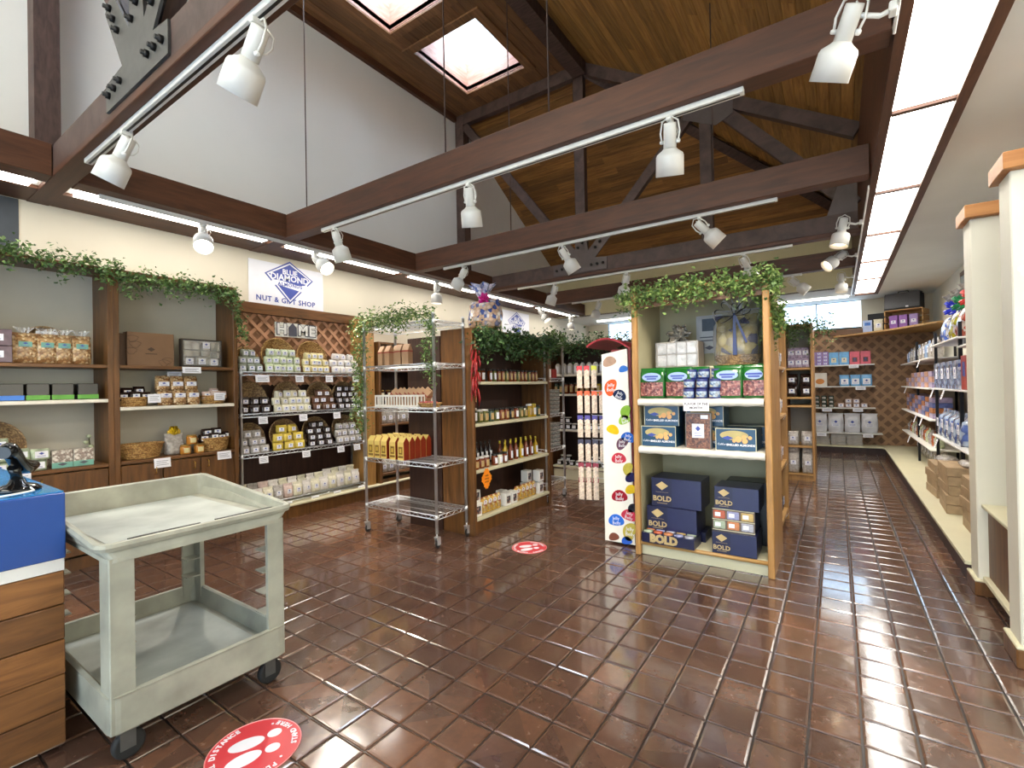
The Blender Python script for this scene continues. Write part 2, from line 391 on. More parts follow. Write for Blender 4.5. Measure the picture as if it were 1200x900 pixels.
def place_flat(i, a, e, d):
    x0 = -5.5+i*PWD; x1 = min(x0+PWD-.003, XR)
    cuts = [(a, e)]
    if x1 > -4.86 and x0 < -3.76:      # skylight openings
        for lo, hi in ((-.06, 1.12), (1.57, 2.75), (3.2, 4.38), (4.83, 6.0)):
            cuts = [q for c in cuts for q in ((c[0], min(c[1], lo)), (max(c[0], hi), c[1])) if q[1]-q[0] > .03]
    for a_, e_ in cuts:
        L_ = e_-a_
        link('plank', cached(('pf', round(x1-x0, 3), round(L_, 2)), 'plank', lambda: B().box(0, x1-x0, -L_/2, L_/2, 0, .025, ch=.003), M_PLANKF), cf, (x0, (a_+e_)/2, 6.205-d))
M_PLANKF = wood('walnut_plank', '6A482B', '8E643E', .6, 2.2, (14, 1, 14), rand=.3)
planks(cf, M_PLANKF, 20, lambda i: (-.9, 6.45), place_flat, PWD, 'y', 3)
# right slope: from the edge beam down to the fascia; end slope: down to the far wall
SL = .6; CS = math.sqrt(1+SL*SL)
cr = struct('ceiling', B()._put([(XR, -3.2, 6.25), (XR, 6.45, 6.25), (.3, 9.8, 4.24), (.3, -3.2, 4.24), (XR, -3.2, 6.31), (XR, 6.45, 6.31), (.3, 9.8, 4.3), (.3, -3.2, 4.3)], [(0, 1, 2, 3), (4, 5, 6, 7), (0, 1, 5, 4), (1, 2, 6, 5), (2, 3, 7, 6), (3, 0, 4, 7)]), MATS['roof_deck'])
def place_right(i, a, e, d):
    x0 = XR+i*PWD/CS; z0 = 6.22-SL*(x0-XR)
    L_ = e-a
    link('plank', cached(('pr', round(L_, 2)), 'plank', lambda: B().box(0, PWD-.003, -L_/2, L_/2, 0, .025, ch=.003), M_PLANKY), cr, (x0, (a+e)/2, z0-d), (0, math.atan(SL), 0))
planks(cr, M_PLANKY, 32, lambda i: (1.2, 6.42+i*PWD/CS), place_right, PWD, 'y', 5)
ce = struct('ceiling', B()._put([(-5.6, 6.45, 6.25), (XR, 6.45, 6.25), (.3, 9.8, 4.24), (.3, 10.0, 4.12), (-5.6, 10.0, 4.12), (-5.6, 6.45, 6.31), (XR, 6.45, 6.31), (.3, 9.8, 4.3), (.3, 10, 4.2), (-5.6, 10.0, 4.2)], [(0, 1, 2, 3, 4), (5, 6, 7, 8, 9), (0, 1, 6, 5), (1, 2, 7, 6), (2, 3, 8, 7), (3, 4, 9, 8), (4, 0, 5, 9)]), MATS['roof_deck'])
def place_end(i, a, e, d):
    y0 = 6.46+i*PWD/CS; z0 = 6.22-SL*(y0-6.45)
    L_ = e-a
    link('plank', cached(('pe', round(L_, 2)), 'plank', lambda: B().box(-L_/2, L_/2, 0, PWD-.003, 0, .025, ch=.003), M_PLANKX), ce, ((a+e)/2, y0, z0-d), (-math.atan(SL), 0, 0))
planks(ce, M_PLANKX, 33, lambda i: (-5.5, min(.26, XR+(i+1)*PWD/CS)), place_end, PWD, 'x', 9)
# skylight wells and domes
for k, (y0, y1, ty0, ty1) in enumerate(((3.2, 4.38, 3.76, 4.38), (4.83, 6.0, 5.39, 6.0), (1.57, 2.75, 2.13, 2.75), (-.06, 1.12, .5, 1.12))):
    wl_ = bpy.data.objects.new('window_%d' % (k+5), None); COL.objects.link(wl_); wl_['kind'] = 'structure'
    x0, x1, tx0, tx1, z0, z1 = -4.86, -3.76, -4.86, -4.14, 6.2, 6.78
    def q(P): return B()._put([p for p in P]+[(p[0]+n[0], p[1]+n[1], p[2]) for p in P for n in [nn]], [(0, 1, 2, 3), (7, 6, 5, 4), (0, 4, 5, 1), (1, 5, 6, 2), (2, 6, 7, 3), (3, 7, 4, 0)])
    nn = (-.02, 0); struct('well_lining', q([(x0, y0, z0), (x0, y1, z0), (tx0, ty1, z1), (tx0, ty0, z1)]), M_PLANKW, wl_)
    nn = (0, .02); struct('well_lining', q([(x0, y1, z0), (x1, y1, z0), (tx1, ty1, z1), (tx0, ty1, z1)]), M_PLANKW, wl_)
    nn = (.02, 0); struct('well_lining', q([(x1, y1, z0), (x1, y0, z0), (tx1, ty0, z1), (tx1, ty1, z1)]), M_PLANKW, wl_)
    nn = (0, -.02); struct('well_lining', q([(x1, y0, z0), (x0, y0, z0), (tx0, ty0, z1), (tx1, ty0, z1)]), M_PLANKW, wl_)
    for a_ in ((x0-.13, x0, y0-.12, y1+.12), (x1, x1+.13, y0-.12, y1+.12), (x0+.002, x1-.002, y0-.12, y0), (x0+.002, x1-.002, y1, y1+.12)): struct('well_frame', bx(*a_, 6.172, 6.2, ch=.003), M_PLANKF, wl_)
    struct('dome', bx(tx0, tx1, ty0, ty1, z1, z1+.01), M_GLASS, wl_)

# ---------------------------------------------------------------- beams, fascia, light channel
def beam(name, label, b, mat, group='stained cross beams', loc=(0, 0, 0)):
    return tag(obj(name, b, mat, None, loc), label, 'beam', group)
BY = [1.0, 2.8, 4.65, 6.4, 8.2, 10.0]
nm = ['nearest brown cross beam, overhead at upper left', 'second brown cross beam from the camera carrying a long white track', 'third brown cross beam from the camera, over the chrome rack', 'fourth brown cross beam, under the far truss', 'fifth brown cross beam, just before the far cream wall', 'farthest brown cross beam near the clerestory windows']
for k, y in enumerate(BY):
    beam('ceiling_beam', nm[k], B().box(-5.5, .24, y, y+.14, 3.03, 3.27 if k not in (0, 3) else 3.075, ch=.004), M_BEAM)
beam('wall_plate_beam', 'brown beam along the left wall above the shop sign', B().box(-5.5, -5.12, -1, WY, 3.036, 3.26), M_BEAMY, 'long brown beams over the left wall')
for k in range(-1, 5):
    y0 = (BY[k] if k >= 0 else -.8)+.14; y1 = BY[k+1] if k < 5 else WY
    beam('ceiling_beam', ['brown beam piece at the top left corner before the first cross beam', 'brown long beam piece between first and second cross beams', 'brown long beam piece between second and third cross beams', 'brown long beam piece between third and fourth cross beams', 'brown long beam piece between fourth and fifth cross beams', 'brown long beam piece between fifth and sixth cross beams'][k+1],
         B().box(-4.9, -4.72, y0+.002, y1-.002, 3.03, 3.27, ch=.004), M_BEAMY, 'long brown beams beside the tubes')
beam('ridge_beam', 'dark edge beam where flat and sloping plank ceilings meet', B().box(XR-.1, XR+.1, -3, 6.38, 5.98, 6.2), M_TRUSS, None)
struct('trim_1', B().box(-5.5, -5.44, -3, 6.4, 6.1, 6.2), M_BEAMY)
# fascia on the right side of the high ceiling
struct('trim_2', B().box(.25, .3, -3.1, 10.86, 3.01, 4.3), M_BEAMY)
struct('trim_3', B().box(.585, .64, -3.1, 10.9, 2.985, 3.035).box(.3, .62, 10.84, 10.9, 2.985, 3.035), M_BEAMY)
pl = thing('ceiling_light_panel', 'long row of white fluorescent ceiling diffusers in brown frame over the right aisle', 'ceiling light', (0, 0, 0))
yb = [-2.2, -.73, .73, 2.19, 3.65, 5.12, 6.55, 8.0, 9.35, 10.84]
for y0, y1 in zip(yb, yb[1:]):
    obj('diffuser', bx(.3, .585, y0+.02, y1-.02, 3.02, 3.03), M_PANELLIGHT, pl)
    obj('crossbar', bx(.3, .6, y1-.02, y1+.02, 3.0, 3.03), M_BEAM, pl)
ft = thing('fluorescent_tube_run', 'line of bright fluorescent tubes between the beams along the left wall', 'tube light')
for k in range(-1, 5):
    y0 = (BY[k] if k >= 0 else -.8)+.2; y1 = (BY[k+1])-.06
    obj('tube', bx(-5.10, -4.91, y0, y1, 3.034, 3.05), M_TUBE, ft)
obj('reflector', B().box(-5.11, -4.905, -.8, 10, 3.06, 3.08), M_WHITE, ft)
ft2 = thing('fluorescent_tube_run', 'line of bright fluorescent tubes above the far clerestory windows', 'tube light')
obj('tube', bx(-4.9, .2, 11.0, 11.06, 3.0, 3.02), M_TUBE, ft2)
# posts against the left wall, trusses
b_ = B
def bar(p, q, w, y0, y1):
    """bar of width w in the XZ plane from p to q"""
    d = Vector((q[0]-p[0], q[1]-p[1])).normalized(); n = Vector((-d.y, d.x))*w/2
    return B().prism([(p[0]+n.x, p[1]+n.y), (q[0]+n.x, q[1]+n.y), (q[0]-n.x, q[1]-n.y), (p[0]-n.x, p[1]-n.y)], 'y', y0, y1)
for y, lab in ((1.0, 'near'), (6.4, 'far')):
    t = thing('roof_truss', {'near': 'near dark timber truss with bolted gusset plate at top left', 'far': 'far dark timber truss with posts and diagonal braces under planked ceiling'}[lab], 'truss', (0, 0, 0))
    ya, yb_ = y+.02, y+.12
    obj('bottom_chord', B().box(-5.45, .22, ya-.015, yb_+.015, 3.076, 3.27, ch=.004), M_TRUSS, t)
    obj('wall_post', B().box(-5.49, -5.31, ya, yb_+.06, 3.27, 6.2), M_TRUSS, t)
    obj('top_chord', B().box(-5.31, -3.17, ya, yb_, 6.02, 6.2), M_TRUSS, t)
    obj('king_post', B().box(-3.17, -3.02, ya, yb_, 3.27, 6.2), M_TRUSS, t)
    obj('top_chord', bar((-3.02, 6.12), (.24, 4.16), .17, ya, yb_), M_TRUSS, t)
    obj('queen_post', B().box(-1.4, -1.26, ya, yb_, 3.27, 5.1), M_TRUSS, t)
    obj('brace', bar((-5.3, 6.0), (-3.18, 3.3), .13, ya+.01, yb_-.01), M_TRUSS, t)
    obj('brace', bar((-3.0, 3.3), (-1.4, 5.05), .13, ya+.01, yb_-.01), M_TRUSS, t)
    obj('brace', bar((-1.26, 4.98), (.2, 3.35), .15, ya+.01, yb_-.01), M_TRUSS, t)
    g = obj('gusset_plate', B().prism([(-3.55, 3.09), (-2.68, 3.09), (-2.68, 3.26), (-2.86, 3.28), (-2.62, 3.54), (-2.72, 3.64), (-2.97, 3.40), (-3.02, 3.72), (-3.165, 3.72), (-3.18, 3.44), (-3.44, 3.76), (-3.55, 3.68), (-3.29, 3.27), (-3.55, 3.25)], 'y', ya-.03, ya-.016), M_METALG if y < 3 else plain('grey_plate', '5A5150', .5, .4), t)
    for (x, z) in ((-3.49, 3.17), (-3.40, 3.18), (-3.31, 3.19), (-2.74, 3.18), (-2.83, 3.18), (-2.92, 3.18), (-3.06, 3.66), (-3.13, 3.60), (-3.06, 3.52), (-3.13, 3.46), (-3.46, 3.67), (-3.40, 3.58), (-3.34, 3.49), (-2.71, 3.56), (-2.78, 3.49), (-2.85, 3.42)):
        obj('bolt', B().lathe([(.02, 0), (.02, .02), (.012, .02), (.012, .035)], 8, (x, 0, z), 'y').move(Matrix.Translation((0, 0, 0)) @ Matrix.Scale(-1, 4, (0, 1, 0))), M_BOLT, g, (0, ya-.03, 0))
    g2 = obj('gusset_plate', B().prism([(-1.6, 4.86), (-1.52, 5.22), (-1.0, 5.0), (-1.0, 4.75), (-1.2, 4.66)], 'y', ya-.013, ya-.006), MATS.get('grey_plate') or plain('grey_plate', '5A5150', .5, .4), t)
    g3 = obj('gusset_plate', B().prism([(-.12, 3.09), (.22, 3.09), (.22, 3.6), (.05, 3.6)], 'y', ya-.013, ya-.006), MATS.get('grey_plate') or M_METALG, t)
hip = beam('hip_rafter', 'dark hip rafter running down where the two plank slopes meet', B().tube([(-3.0, 6.5, 6.08), (.24, 9.74, 4.14)], .09, 4), M_TRUSS, None)
for k, (x, y) in enumerate(((-4.45, 2.86), (-3.15, 4.66), (-2.55, 2.86), (-1.6, 2.86), (-3.2, 6.47), (-.9, 4.66))):
    zt = 6.2 if x < XR else 6.2-SL*(x-XR)
    tag(obj('hanger_rod', B().tube([(x, y, 3.27), (x, y, zt)], .006, 6), M_TRUSS), ['thin dark rod hanging against the white upper wall', 'thin dark rod crossing the right skylight', 'thin dark rod in front of the king post', 'thin dark rod against the golden slope, right of king post', 'thin dark rod by the far cream wall', 'thin dark rod beside the far truss post'][k], 'rod', 'hanger rods')

# ---------------------------------------------------------------- right side: columns, bench, recess
for k, (x0, x1, y0, y1, z1) in enumerate(((.72, 1.5, 3.33, 3.52, 2.44), (.74, 1.5, 4.3, 4.5, 2.47))):
    lab = ['tall cream partition column with wood cap at the right edge', 'second cream partition column with wood cap, left of the nearest'][k]
    t = thing('partition_column', lab, 'column', (x0, y0, 0), 0, 'cream partition columns')
    W, D = x1-x0, y1-y0
    obj('shaft', B().box(0, W, 0, D, .1, z1, ch=.006), M_COLPL, t)
    obj('cap', B().box(-.03, W, -.045, D+.045, z1, z1+.085, ch=.004), M_CAPW, t)
    obj('base_block', B().box(-.022, W, -.022, D+.022, 0, .09, ch=.006), M_BROWN, t)
    obj('base_moulding', B().box(-.022, W, -.022, D+.022, .09, .105, ch=.005), M_CREAM, t)
# ---------------------------------------------------------------- furniture
class Fr:
    """a local frame: x to the right, y away from the viewer, z up"""
    def __init__(s, x, y, z=0, rz=0): s.o = Vector((x, y, z)); s.rz = rz
    def P(s, x, y, z=0): c, q = math.cos(s.rz), math.sin(s.rz); return (s.o.x+x*c-y*q, s.o.y+x*q+y*c, s.o.z+z)
LEFT = PI/2      # fronts face +X
def case(name, label, cat, fr, w, d, h, shelves, side=M_BROWN, shelfm=None, back=None, st=.04, base=.1, edge=None, top=True, group=None, liner=False, kick=None, sidelabel=None):
    t = thing(name, label, cat, fr.P(0, 0, 0), fr.rz, group)
    shelfm = shelfm or side; back = back or side
    for s in (-1, 1):
        x = s*(w/2-st/2)
        obj('side_panel', bx(x-st/2, x+st/2, 0, d, 0, h, ch=.003), side, t)
    obj('back_panel', bx(-w/2+st, w/2-st, d-.02, d-.002, base, h-.03), back, t)
    if top: obj('top_panel', bx(-w/2+st, w/2-st, .002, d-.02, h-.03, h, ch=.003), side, t)
    if base: obj('kick_board', bx(-w/2+st, w/2-st, .03, .05, 0, base), kick or side, t)
    for z in shelves:
        m = shelfm
        ln = liner and (liner is True or z in liner)
        s = obj('shelf', bx(-w/2+st, w/2-st, -.004 if ln else .004, d-.022, z-.03, z, ch=.004), M_OAKX if (edge and not ln) else (M_LINER if ln else m), t)
        if ln: s['label'] = 'shelf wrapped in white liner'
    return t
def garland(label, fr, x0, x1, z, droop=.0, n=900, spread=.09, hang=.16, seed=1, tone='g', yoff=0, path=None, size=.035, grp='leafy garlands'):
    r = random.Random(seed)
    t = thing('leafy_garland', label, 'garland', fr.P(x0, yoff, z), fr.rz, grp)
    L = x1-x0
    path = path or (lambda u: (u*L, 0, -droop*math.sin(PI*u)+.02*math.sin(u*31+seed)))
    stem = [path(k/30) for k in range(31)]
    stem = [(p[0], p[1]+.02*math.sin(k*1.7), p[2]+.012*math.sin(k*2.3)) for k, p in enumerate(stem)]
    obj('stem', B().tube(stem, .004, 5), plain('vine_stem', '5A5A2C', .7), t)
    b = B()
    for k in range(n):
        u = r.random(); p = Vector(path(u))
        hg = hang*(r.random()**2.2)*(.4+.6*abs(math.sin(u*9+seed))+.2*math.sin(u*23))
        p += Vector((r.gauss(0, .02), r.gauss(-.01, spread*.4), r.gauss(.01, spread*.38)-hg))
        s = size*r.uniform(.6, 1.25); a = Euler((r.uniform(-1.2, 1.2), r.uniform(-1, 1), r.uniform(0, 2*PI))).to_matrix()
        b.mi = r.choice((0, 0, 1, 1, 2))
        pts = [(0, 0, 0), (-.35, .35, .06), (-.2, .55, .0), (0, 1.1, -.12), (.2, .55, .0), (.35, .35, .06), (0, .5, -.08)]
        vs = [p+a@Vector((q[0]*s, q[1]*s, q[2]*s)) for q in pts]
        b._put(vs, [(0, 5, 6), (0, 6, 1), (1, 6, 2), (2, 6, 3), (3, 6, 4), (4, 6, 5)])
    cols = {'g': ('46602F', '5C7A3E', '7C9652'), 'y': ('4E6A34', '6E8844', '93A560'), 'd': ('28401F', '3A5A2C', '55743E')}[tone]
    f = obj('foliage', b, [plain('leaf_'+c, c, .5, var=.25, scale=25) for c in cols], t); f['kind'] = 'stuff'
    return t

# wall bookcases on the left
fA = Fr(-5.1, .935, 0, LEFT); fB = Fr(-5.1, 1.96, 0, LEFT)
def doors(t, w, z0, z1, n, mat, d=.004, knobs=True):
    ww = (w-.08)/n
    for k in range(n):
        x0 = -w/2+.04+k*ww
        dr = obj('door', bx(x0+.004, x0+ww-.004, d, d+.018, z0, z1, ch=.004), mat, t)
        xs = x0+ww-.06 if k < n/2 else x0+.06
        obj('handle', B().tube([(xs, d-.002, z1-.1), (xs, d-.025, z1-.09), (xs, d-.025, z1-.04), (xs, d-.002, z1-.03)], .005, 6), M_BRASS, dr)
A = case('wall_bookcase', 'brown wall bookcase at the left edge with nut bags and green boxed trays', 'bookcase', fA, 1.03, .39, 2.5, [1.675, 1.385, .84], M_BROWN, M_BROWNX, M_GREYB, liner=[1.385], group='brown wall bookcases')
doors(A, 1.03, .12, .8, 2, M_BROWN)
Bc = case('wall_bookcase', 'brown wall bookcase with plain kraft gift box and wicker baskets, right of the leftmost one', 'bookcase', fB, 1.02, .39, 2.5, [1.675, 1.31, .84], M_BROWN, M_BROWNX, M_GREYB, liner=[1.31], group='brown wall bookcases')
doors(Bc, 1.02, .12, .8, 3, M_BROWN)
# alcove with lattice and chrome shelving
fC = Fr(-5.15, 3.29, 0, LEFT)
al = thing('lattice_alcove', 'brown framed alcove with diamond lattice behind the chrome candy shelving', 'wall panel', fC.P(0, 0, 0), LEFT)
obj('back_panel', bx(-.815, .815, .29, .31, .15, 2.3), M_DARKW, al)
obj('frame_rail', bx(-.815, .99, .2, .3, 2.3, 2.42, ch=.004), M_OAKX if False else M_BROWNX, al)
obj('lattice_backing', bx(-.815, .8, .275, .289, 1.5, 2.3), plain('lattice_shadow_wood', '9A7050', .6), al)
def lattice(w, h, y, pitch, sw, mat_, parent, x0, z0):
    b = B()
    for s, yy in ((1, y), (-1, y-.008)):
        n = int((w+h)/pitch)+1
        for k in range(-1, n+1):
            c = k*pitch
            # line x - s*... clipped to the rectangle
            pts = []
            for t_ in (0, 1):
                pass
            if s == 1: xa, za, xb, zb = c-h, 0, c, h
            else: xa, za, xb, zb = c-h, h, c, 0
            def clip(x, z, xo, zo):
                if x < 0: f = (0-x)/(xo-x); return 0, z+f*(zo-z)
                if x > w: f = (w-x)/(xo-x); return w, z+f*(zo-z)
                return x, z
            if xb <= .01 or xa >= w-.01: continue
            (x1, z1), (x2, z2) = clip(xa, za, xb, zb), clip(xb, zb, xa, za)
            d = Vector((x2-x1, z2-z1))
            if d.length < .03: continue
            d.normalize(); n_ = Vector((-d.y, d.x))*sw/2
            b.prism([(x0+x1+n_.x, z0+z1+n_.y), (x0+x2+n_.x, z0+z2+n_.y), (x0+x2-n_.x, z0+z2-n_.y), (x0+x1-n_.x, z0+z1-n_.y)], 'y', yy-.008, yy)
    o = obj('lattice', b, mat_, parent); o['kind'] = 'stuff'; return o
lattice(1.6, .8, .262, .165, .036, plain('lattice_wood', 'C08E6C', .55, var=.12), al, -.8, 1.5)
obj('end_panel', bx(.80, .98, .0, .3, 0, 2.35, ch=.003), M_OAK, al)
struct('trim_4', B().box(-5.5, -5.09, 2.475, 6.2, 0, .13), M_BROWN)
lg = struct('trim_5', B().box(-5.5, -5.07, 2.475, 6.2, .13, .155, ch=.006), M_CREAM)
def wire_level(L, D, z, zig=.05, pitch=.028, rw=.0045, gw=.002):
    b = B(); hx, hy = L/2, D/2
    for zz in (z, z-.035):
        b.tube([(-hx, -hy, zz), (hx, -hy, zz), (hx, hy, zz), (-hx, hy, zz)], rw, 6, closed=True)
    for sy in (-1, 1):
        n = int(L/zig); b.tube([(-hx+L*k/n, sy*hy, z if k % 2 else z-.035) for k in range(n+1)], gw*1.3, 4)
    for sx in (-1, 1):
        n = int(D/zig); b.tube([(sx*hx, -hy+D*k/n, z if k % 2 else z-.035) for k in range(n+1)], gw*1.3, 4)
    for k in range(int(L/pitch)):
        x = -hx+(k+.5)*pitch; b.tube([(x, -hy, z), (x, hy, z)], gw, 3)
    for y in (-hy*.35, hy*.35): b.tube([(-hx, y, z-.006), (hx, y, z-.006)], rw*.8, 4)
    return b
def wire_rack(label, fr, L, D, levels, h, casters=True, group=None):
    """origin at the front centre"""
    t = thing('wire_rack', label, 'shelf', fr.P(0, 0, 0), fr.rz, group)
    z0 = .13 if casters else 0
    for sx in (-1, 1):
        for y in (0, D):
            x = sx*L/2
            obj('post', B().lathe([(.014, z0), (.014, h-.012), (.0165, h-.012), (.0165, h), (.001, h+.006)]+[], 10, (x, y, 0)), M_CHROME, t)
            if casters:
                c = obj('caster', B().lathe([(.008, .1), (.008, .13)], 8, (x, y, 0)).box(x-.02, x+.02, y-.02, y+.02, .095, .103).box(x-.018, x-.014, y-.012, y+.03, .03, .1).box(x+.014, x+.018, y-.012, y+.03, .03, .1).lathe([(.008, -.02), (.008, .02)], 8, (x, y+.012, .034), 'x'), M_CHROME, t)
                obj('wheel', B().lathe([(.03, -.012), (.034, -.007), (.034, .007), (.03, .012)], 16, (x, y+.012, .034), 'x'), M_RUBBER, c)
    for z in levels:
        s = obj('wire_shelf', wire_level(L, D, z, .05).move(Matrix.Translation((0, D/2, 0))), M_CHROME, t)
        for sx in (-1, 1):
            for y in (0, D): link('collar', cached('collar', 'collar', lambda: B().lathe([(.017, -.04), (.014, .008)], 10), M_CHROME), s, (sx*L/2, y, z))
    return t
wire_rack('fixed chrome wire shelving full of candy bags inside the lattice alcove', Fr(-5.15, 3.3, .156, LEFT), 1.56, .26, [.055, .60, 1.03, 1.48], 1.5, casters=False)
fD = Fr(-5.1, 4.75, 0, LEFT)
case('wall_bookcase', 'brown wall bookcase glimpsed behind the chrome rack, right of the lattice alcove', 'bookcase', fD, .9, .38, 2.07, [1.7, 1.3, .95, .28], M_BROWN, M_BROWNX, M_DARKW, base=.2, group='brown wall bookcases')

# chrome rack on casters
fW = Fr(-3.44, 3.12, 0, 0)
wire_rack('tall chrome wire rack on casters holding yellow coffee bags', fW, .95, .41, [.285, .745, 1.245, 1.65, 2.04], 2.1, group='chrome racks on casters')
fG = Fr(-2.92, 5.22, 0, LEFT)
wire_rack('narrow chrome wire rack with stacked clear trays behind the dark bookcase', fG, .46, .8, [.25, .655, 1.08, 1.52, 2.0], 2.06, group='chrome racks on casters')

# dark back-to-back bookcases in the middle
fM = Fr(-2.88, 4.29, 0, LEFT)
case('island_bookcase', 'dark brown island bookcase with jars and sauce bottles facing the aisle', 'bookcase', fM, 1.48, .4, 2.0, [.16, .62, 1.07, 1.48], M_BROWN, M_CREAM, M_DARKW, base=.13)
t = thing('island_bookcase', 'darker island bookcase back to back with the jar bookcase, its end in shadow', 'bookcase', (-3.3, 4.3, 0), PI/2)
obj('end_panel', bx(.715, .74, 0, .46, 0, 1.95), M_DARKW, t); obj('end_panel', bx(-.74, -.715, 0, .46, 0, 1.95), M_DARKW, t)  # shadow on the end panels is put into the darker wood colour
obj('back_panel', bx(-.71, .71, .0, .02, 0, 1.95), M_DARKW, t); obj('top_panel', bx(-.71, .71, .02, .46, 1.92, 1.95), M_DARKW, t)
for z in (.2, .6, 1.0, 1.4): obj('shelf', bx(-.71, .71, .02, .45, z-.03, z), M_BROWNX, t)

# oak display case in the centre
fO = Fr(-.91, 3.905, 0, 0)
M_INTERIOR = plain('olive_cream_lining', 'A9A282', .6, scale=4, var=.05)
oc = case('display_case', 'tall oak display case with cream interior holding blue and navy almond boxes', 'display case', fO, 1.02, .66, 2.2, [.12], M_OAK, M_CREAM, M_INTERIOR, st=.035, base=.09, kick=M_CREAM)
obj('header_board', bx(-.474, .474, .0, .018, 2.06, 2.17), M_BROWNX, oc)
obj('shelf_edge', B().lathe([(.016, -.472), (.016, .472)], 12, (0, -.004, .104), 'x'), M_OAKX, oc)
for s in (-1, 1): obj('inner_lining', bx(s*.475-.002, s*.475+.002, .03, .63, .12, 2.16), M_INTERIOR, oc)
for s in (-1, 1): obj('corner_post', bx(s*.4925-.0225, s*.4925+.0225, -.022, .0, 0, 2.2, ch=.006), M_OAK, oc)
for z in (1.30, .905):
    b = B()
    r = random.Random(int(z*100))
    b.grid(lambda u, v: (-.468+.936*u, [.6, .0, -.028, -.034, -.028, .0, .6][round(v*6)], z+[0, .002, -.006, -.026, -.05, -.056, -.056][round(v*6)]+.0025*math.sin(u*47+v*9)), 48, 6)
    obj('shelf', b, M_LINER, oc, label='shelf wrapped in white liner')
# aisle-side shelving behind it, and the next case down the aisle
fK = Fr(-.44, 5.16, 0, LEFT)
case('aisle_shelving', 'oak shelving facing the right aisle, behind the display case', 'shelf', fK, 1.12, .3, 2.15, [.12, .62, 1.1, 1.57], M_OAK, M_OAKX, M_CREAM, st=.03, base=.1)
fE = Fr(-.46, 8.0, 0, 0)
case('end_bookcase', 'narrow oak bookcase of wrapped candies at the far end of the aisle', 'bookcase', fE, .36, .6, 2.25, [.1, .5, 1.08, 1.2, 1.62], M_OAK, M_OAKX, M_GREYB, st=.03, base=.08)
case('end_bookcase', 'long low-lit bookcase side behind the narrow oak end bookcase', 'bookcase', Fr(-.9, 8.0), .5, .6, 2.2, [.1, .6, 1.2, 1.6], M_BROWN, M_BROWNX, M_DARKW, st=.03)
fF = Fr(-2.95, 6.45, 0, 0)
case('far_bookcase', 'dark far bookcase of bottles and small jars seen past the bean display', 'bookcase', fF, 1.5, .45, 2.05, [.21, .76, 1.3, 1.6], M_BROWN, M_CREAM, M_DARKW, base=.15, liner=[.76, 1.3, 1.6], kick=M_CREAM)

# bench along the right and back walls
struct('wall_right', B().box(1.5, 1.56, 4.5, 5.6, 0, 3.03).box(1.5, 1.56, 5.6, 9.4, 0, 2.2).box(1.5, 1.56, 9.4, WY, 0, 3.03).box(1.5, 1.56, 5.6, 9.4, 2.95, 3.03).box(1.5, 1.56, 3.52, 4.3, 0, 3.03), M_COLPL)
w5 = struct('window_4', B().box(1.5, 1.54, 5.6, 9.4, 2.2, 2.26).box(1.5, 1.54, 5.6, 9.4, 2.9, 2.95).box(1.5, 1.54, 7.47, 7.53, 2.26, 2.9), M_BROWNX)
struct('pane', bx(1.51, 1.515, 5.6, 9.4, 2.26, 2.9), M_GLASS, w5)
bench = thing('low_bench', 'low cream topped plinth running along the right and back walls', 'bench', (0, 0, 0))
obj('top', B().prism([(.71, 4.52), (1.498, 4.52), (1.498, WY-.002), (-.42, WY-.002), (-.42, 11.35), (.67, 11.35), (.71, 11.25)], 'z', .127, .152), M_CREAM, bench)
obj('front_board', B().box(.73, .75, 4.52, 11.39, 0, .127).box(-.42, .73, 11.39, 11.41, 0, .127), M_DARKW, bench)
cab = thing('low_cabinet', 'low brown cabinet with pale top between the two cream columns', 'cabinet', (.76, 3.52, 0))
obj('body', bx(.03, .7, .002, .77, .13, .575), M_BROWN, cab); obj('top', bx(0, .72, .002, .775, .575, .6, ch=.005), M_CREAM, cab)
obj('kick_board', bx(.06, .7, .002, .77, 0, .1), M_DARKW, cab); obj('bottom_rail', bx(.0, .05, .002, .775, .1, .13, ch=.004), M_CREAM, cab)
struct('trim_6', B().box(-5.5, 1.5, WY-.06, WY, 2.36, 2.46), M_BROWNX)
lt = thing('diamond_lattice', 'wide brown diamond lattice panel covering the far wall', 'wall panel', (0, 0, 0))
obj('backing', bx(-.6, 1.49, WY-.03, WY-.005, .1, 2.36), plain('brown_backing', '7A5C42', .6), lt)
lattice(2.09, 2.26, WY-.035, .22, .06, plain('brown_lattice', 'A07C5A', .55, var=.12), lt, -.6, .1)

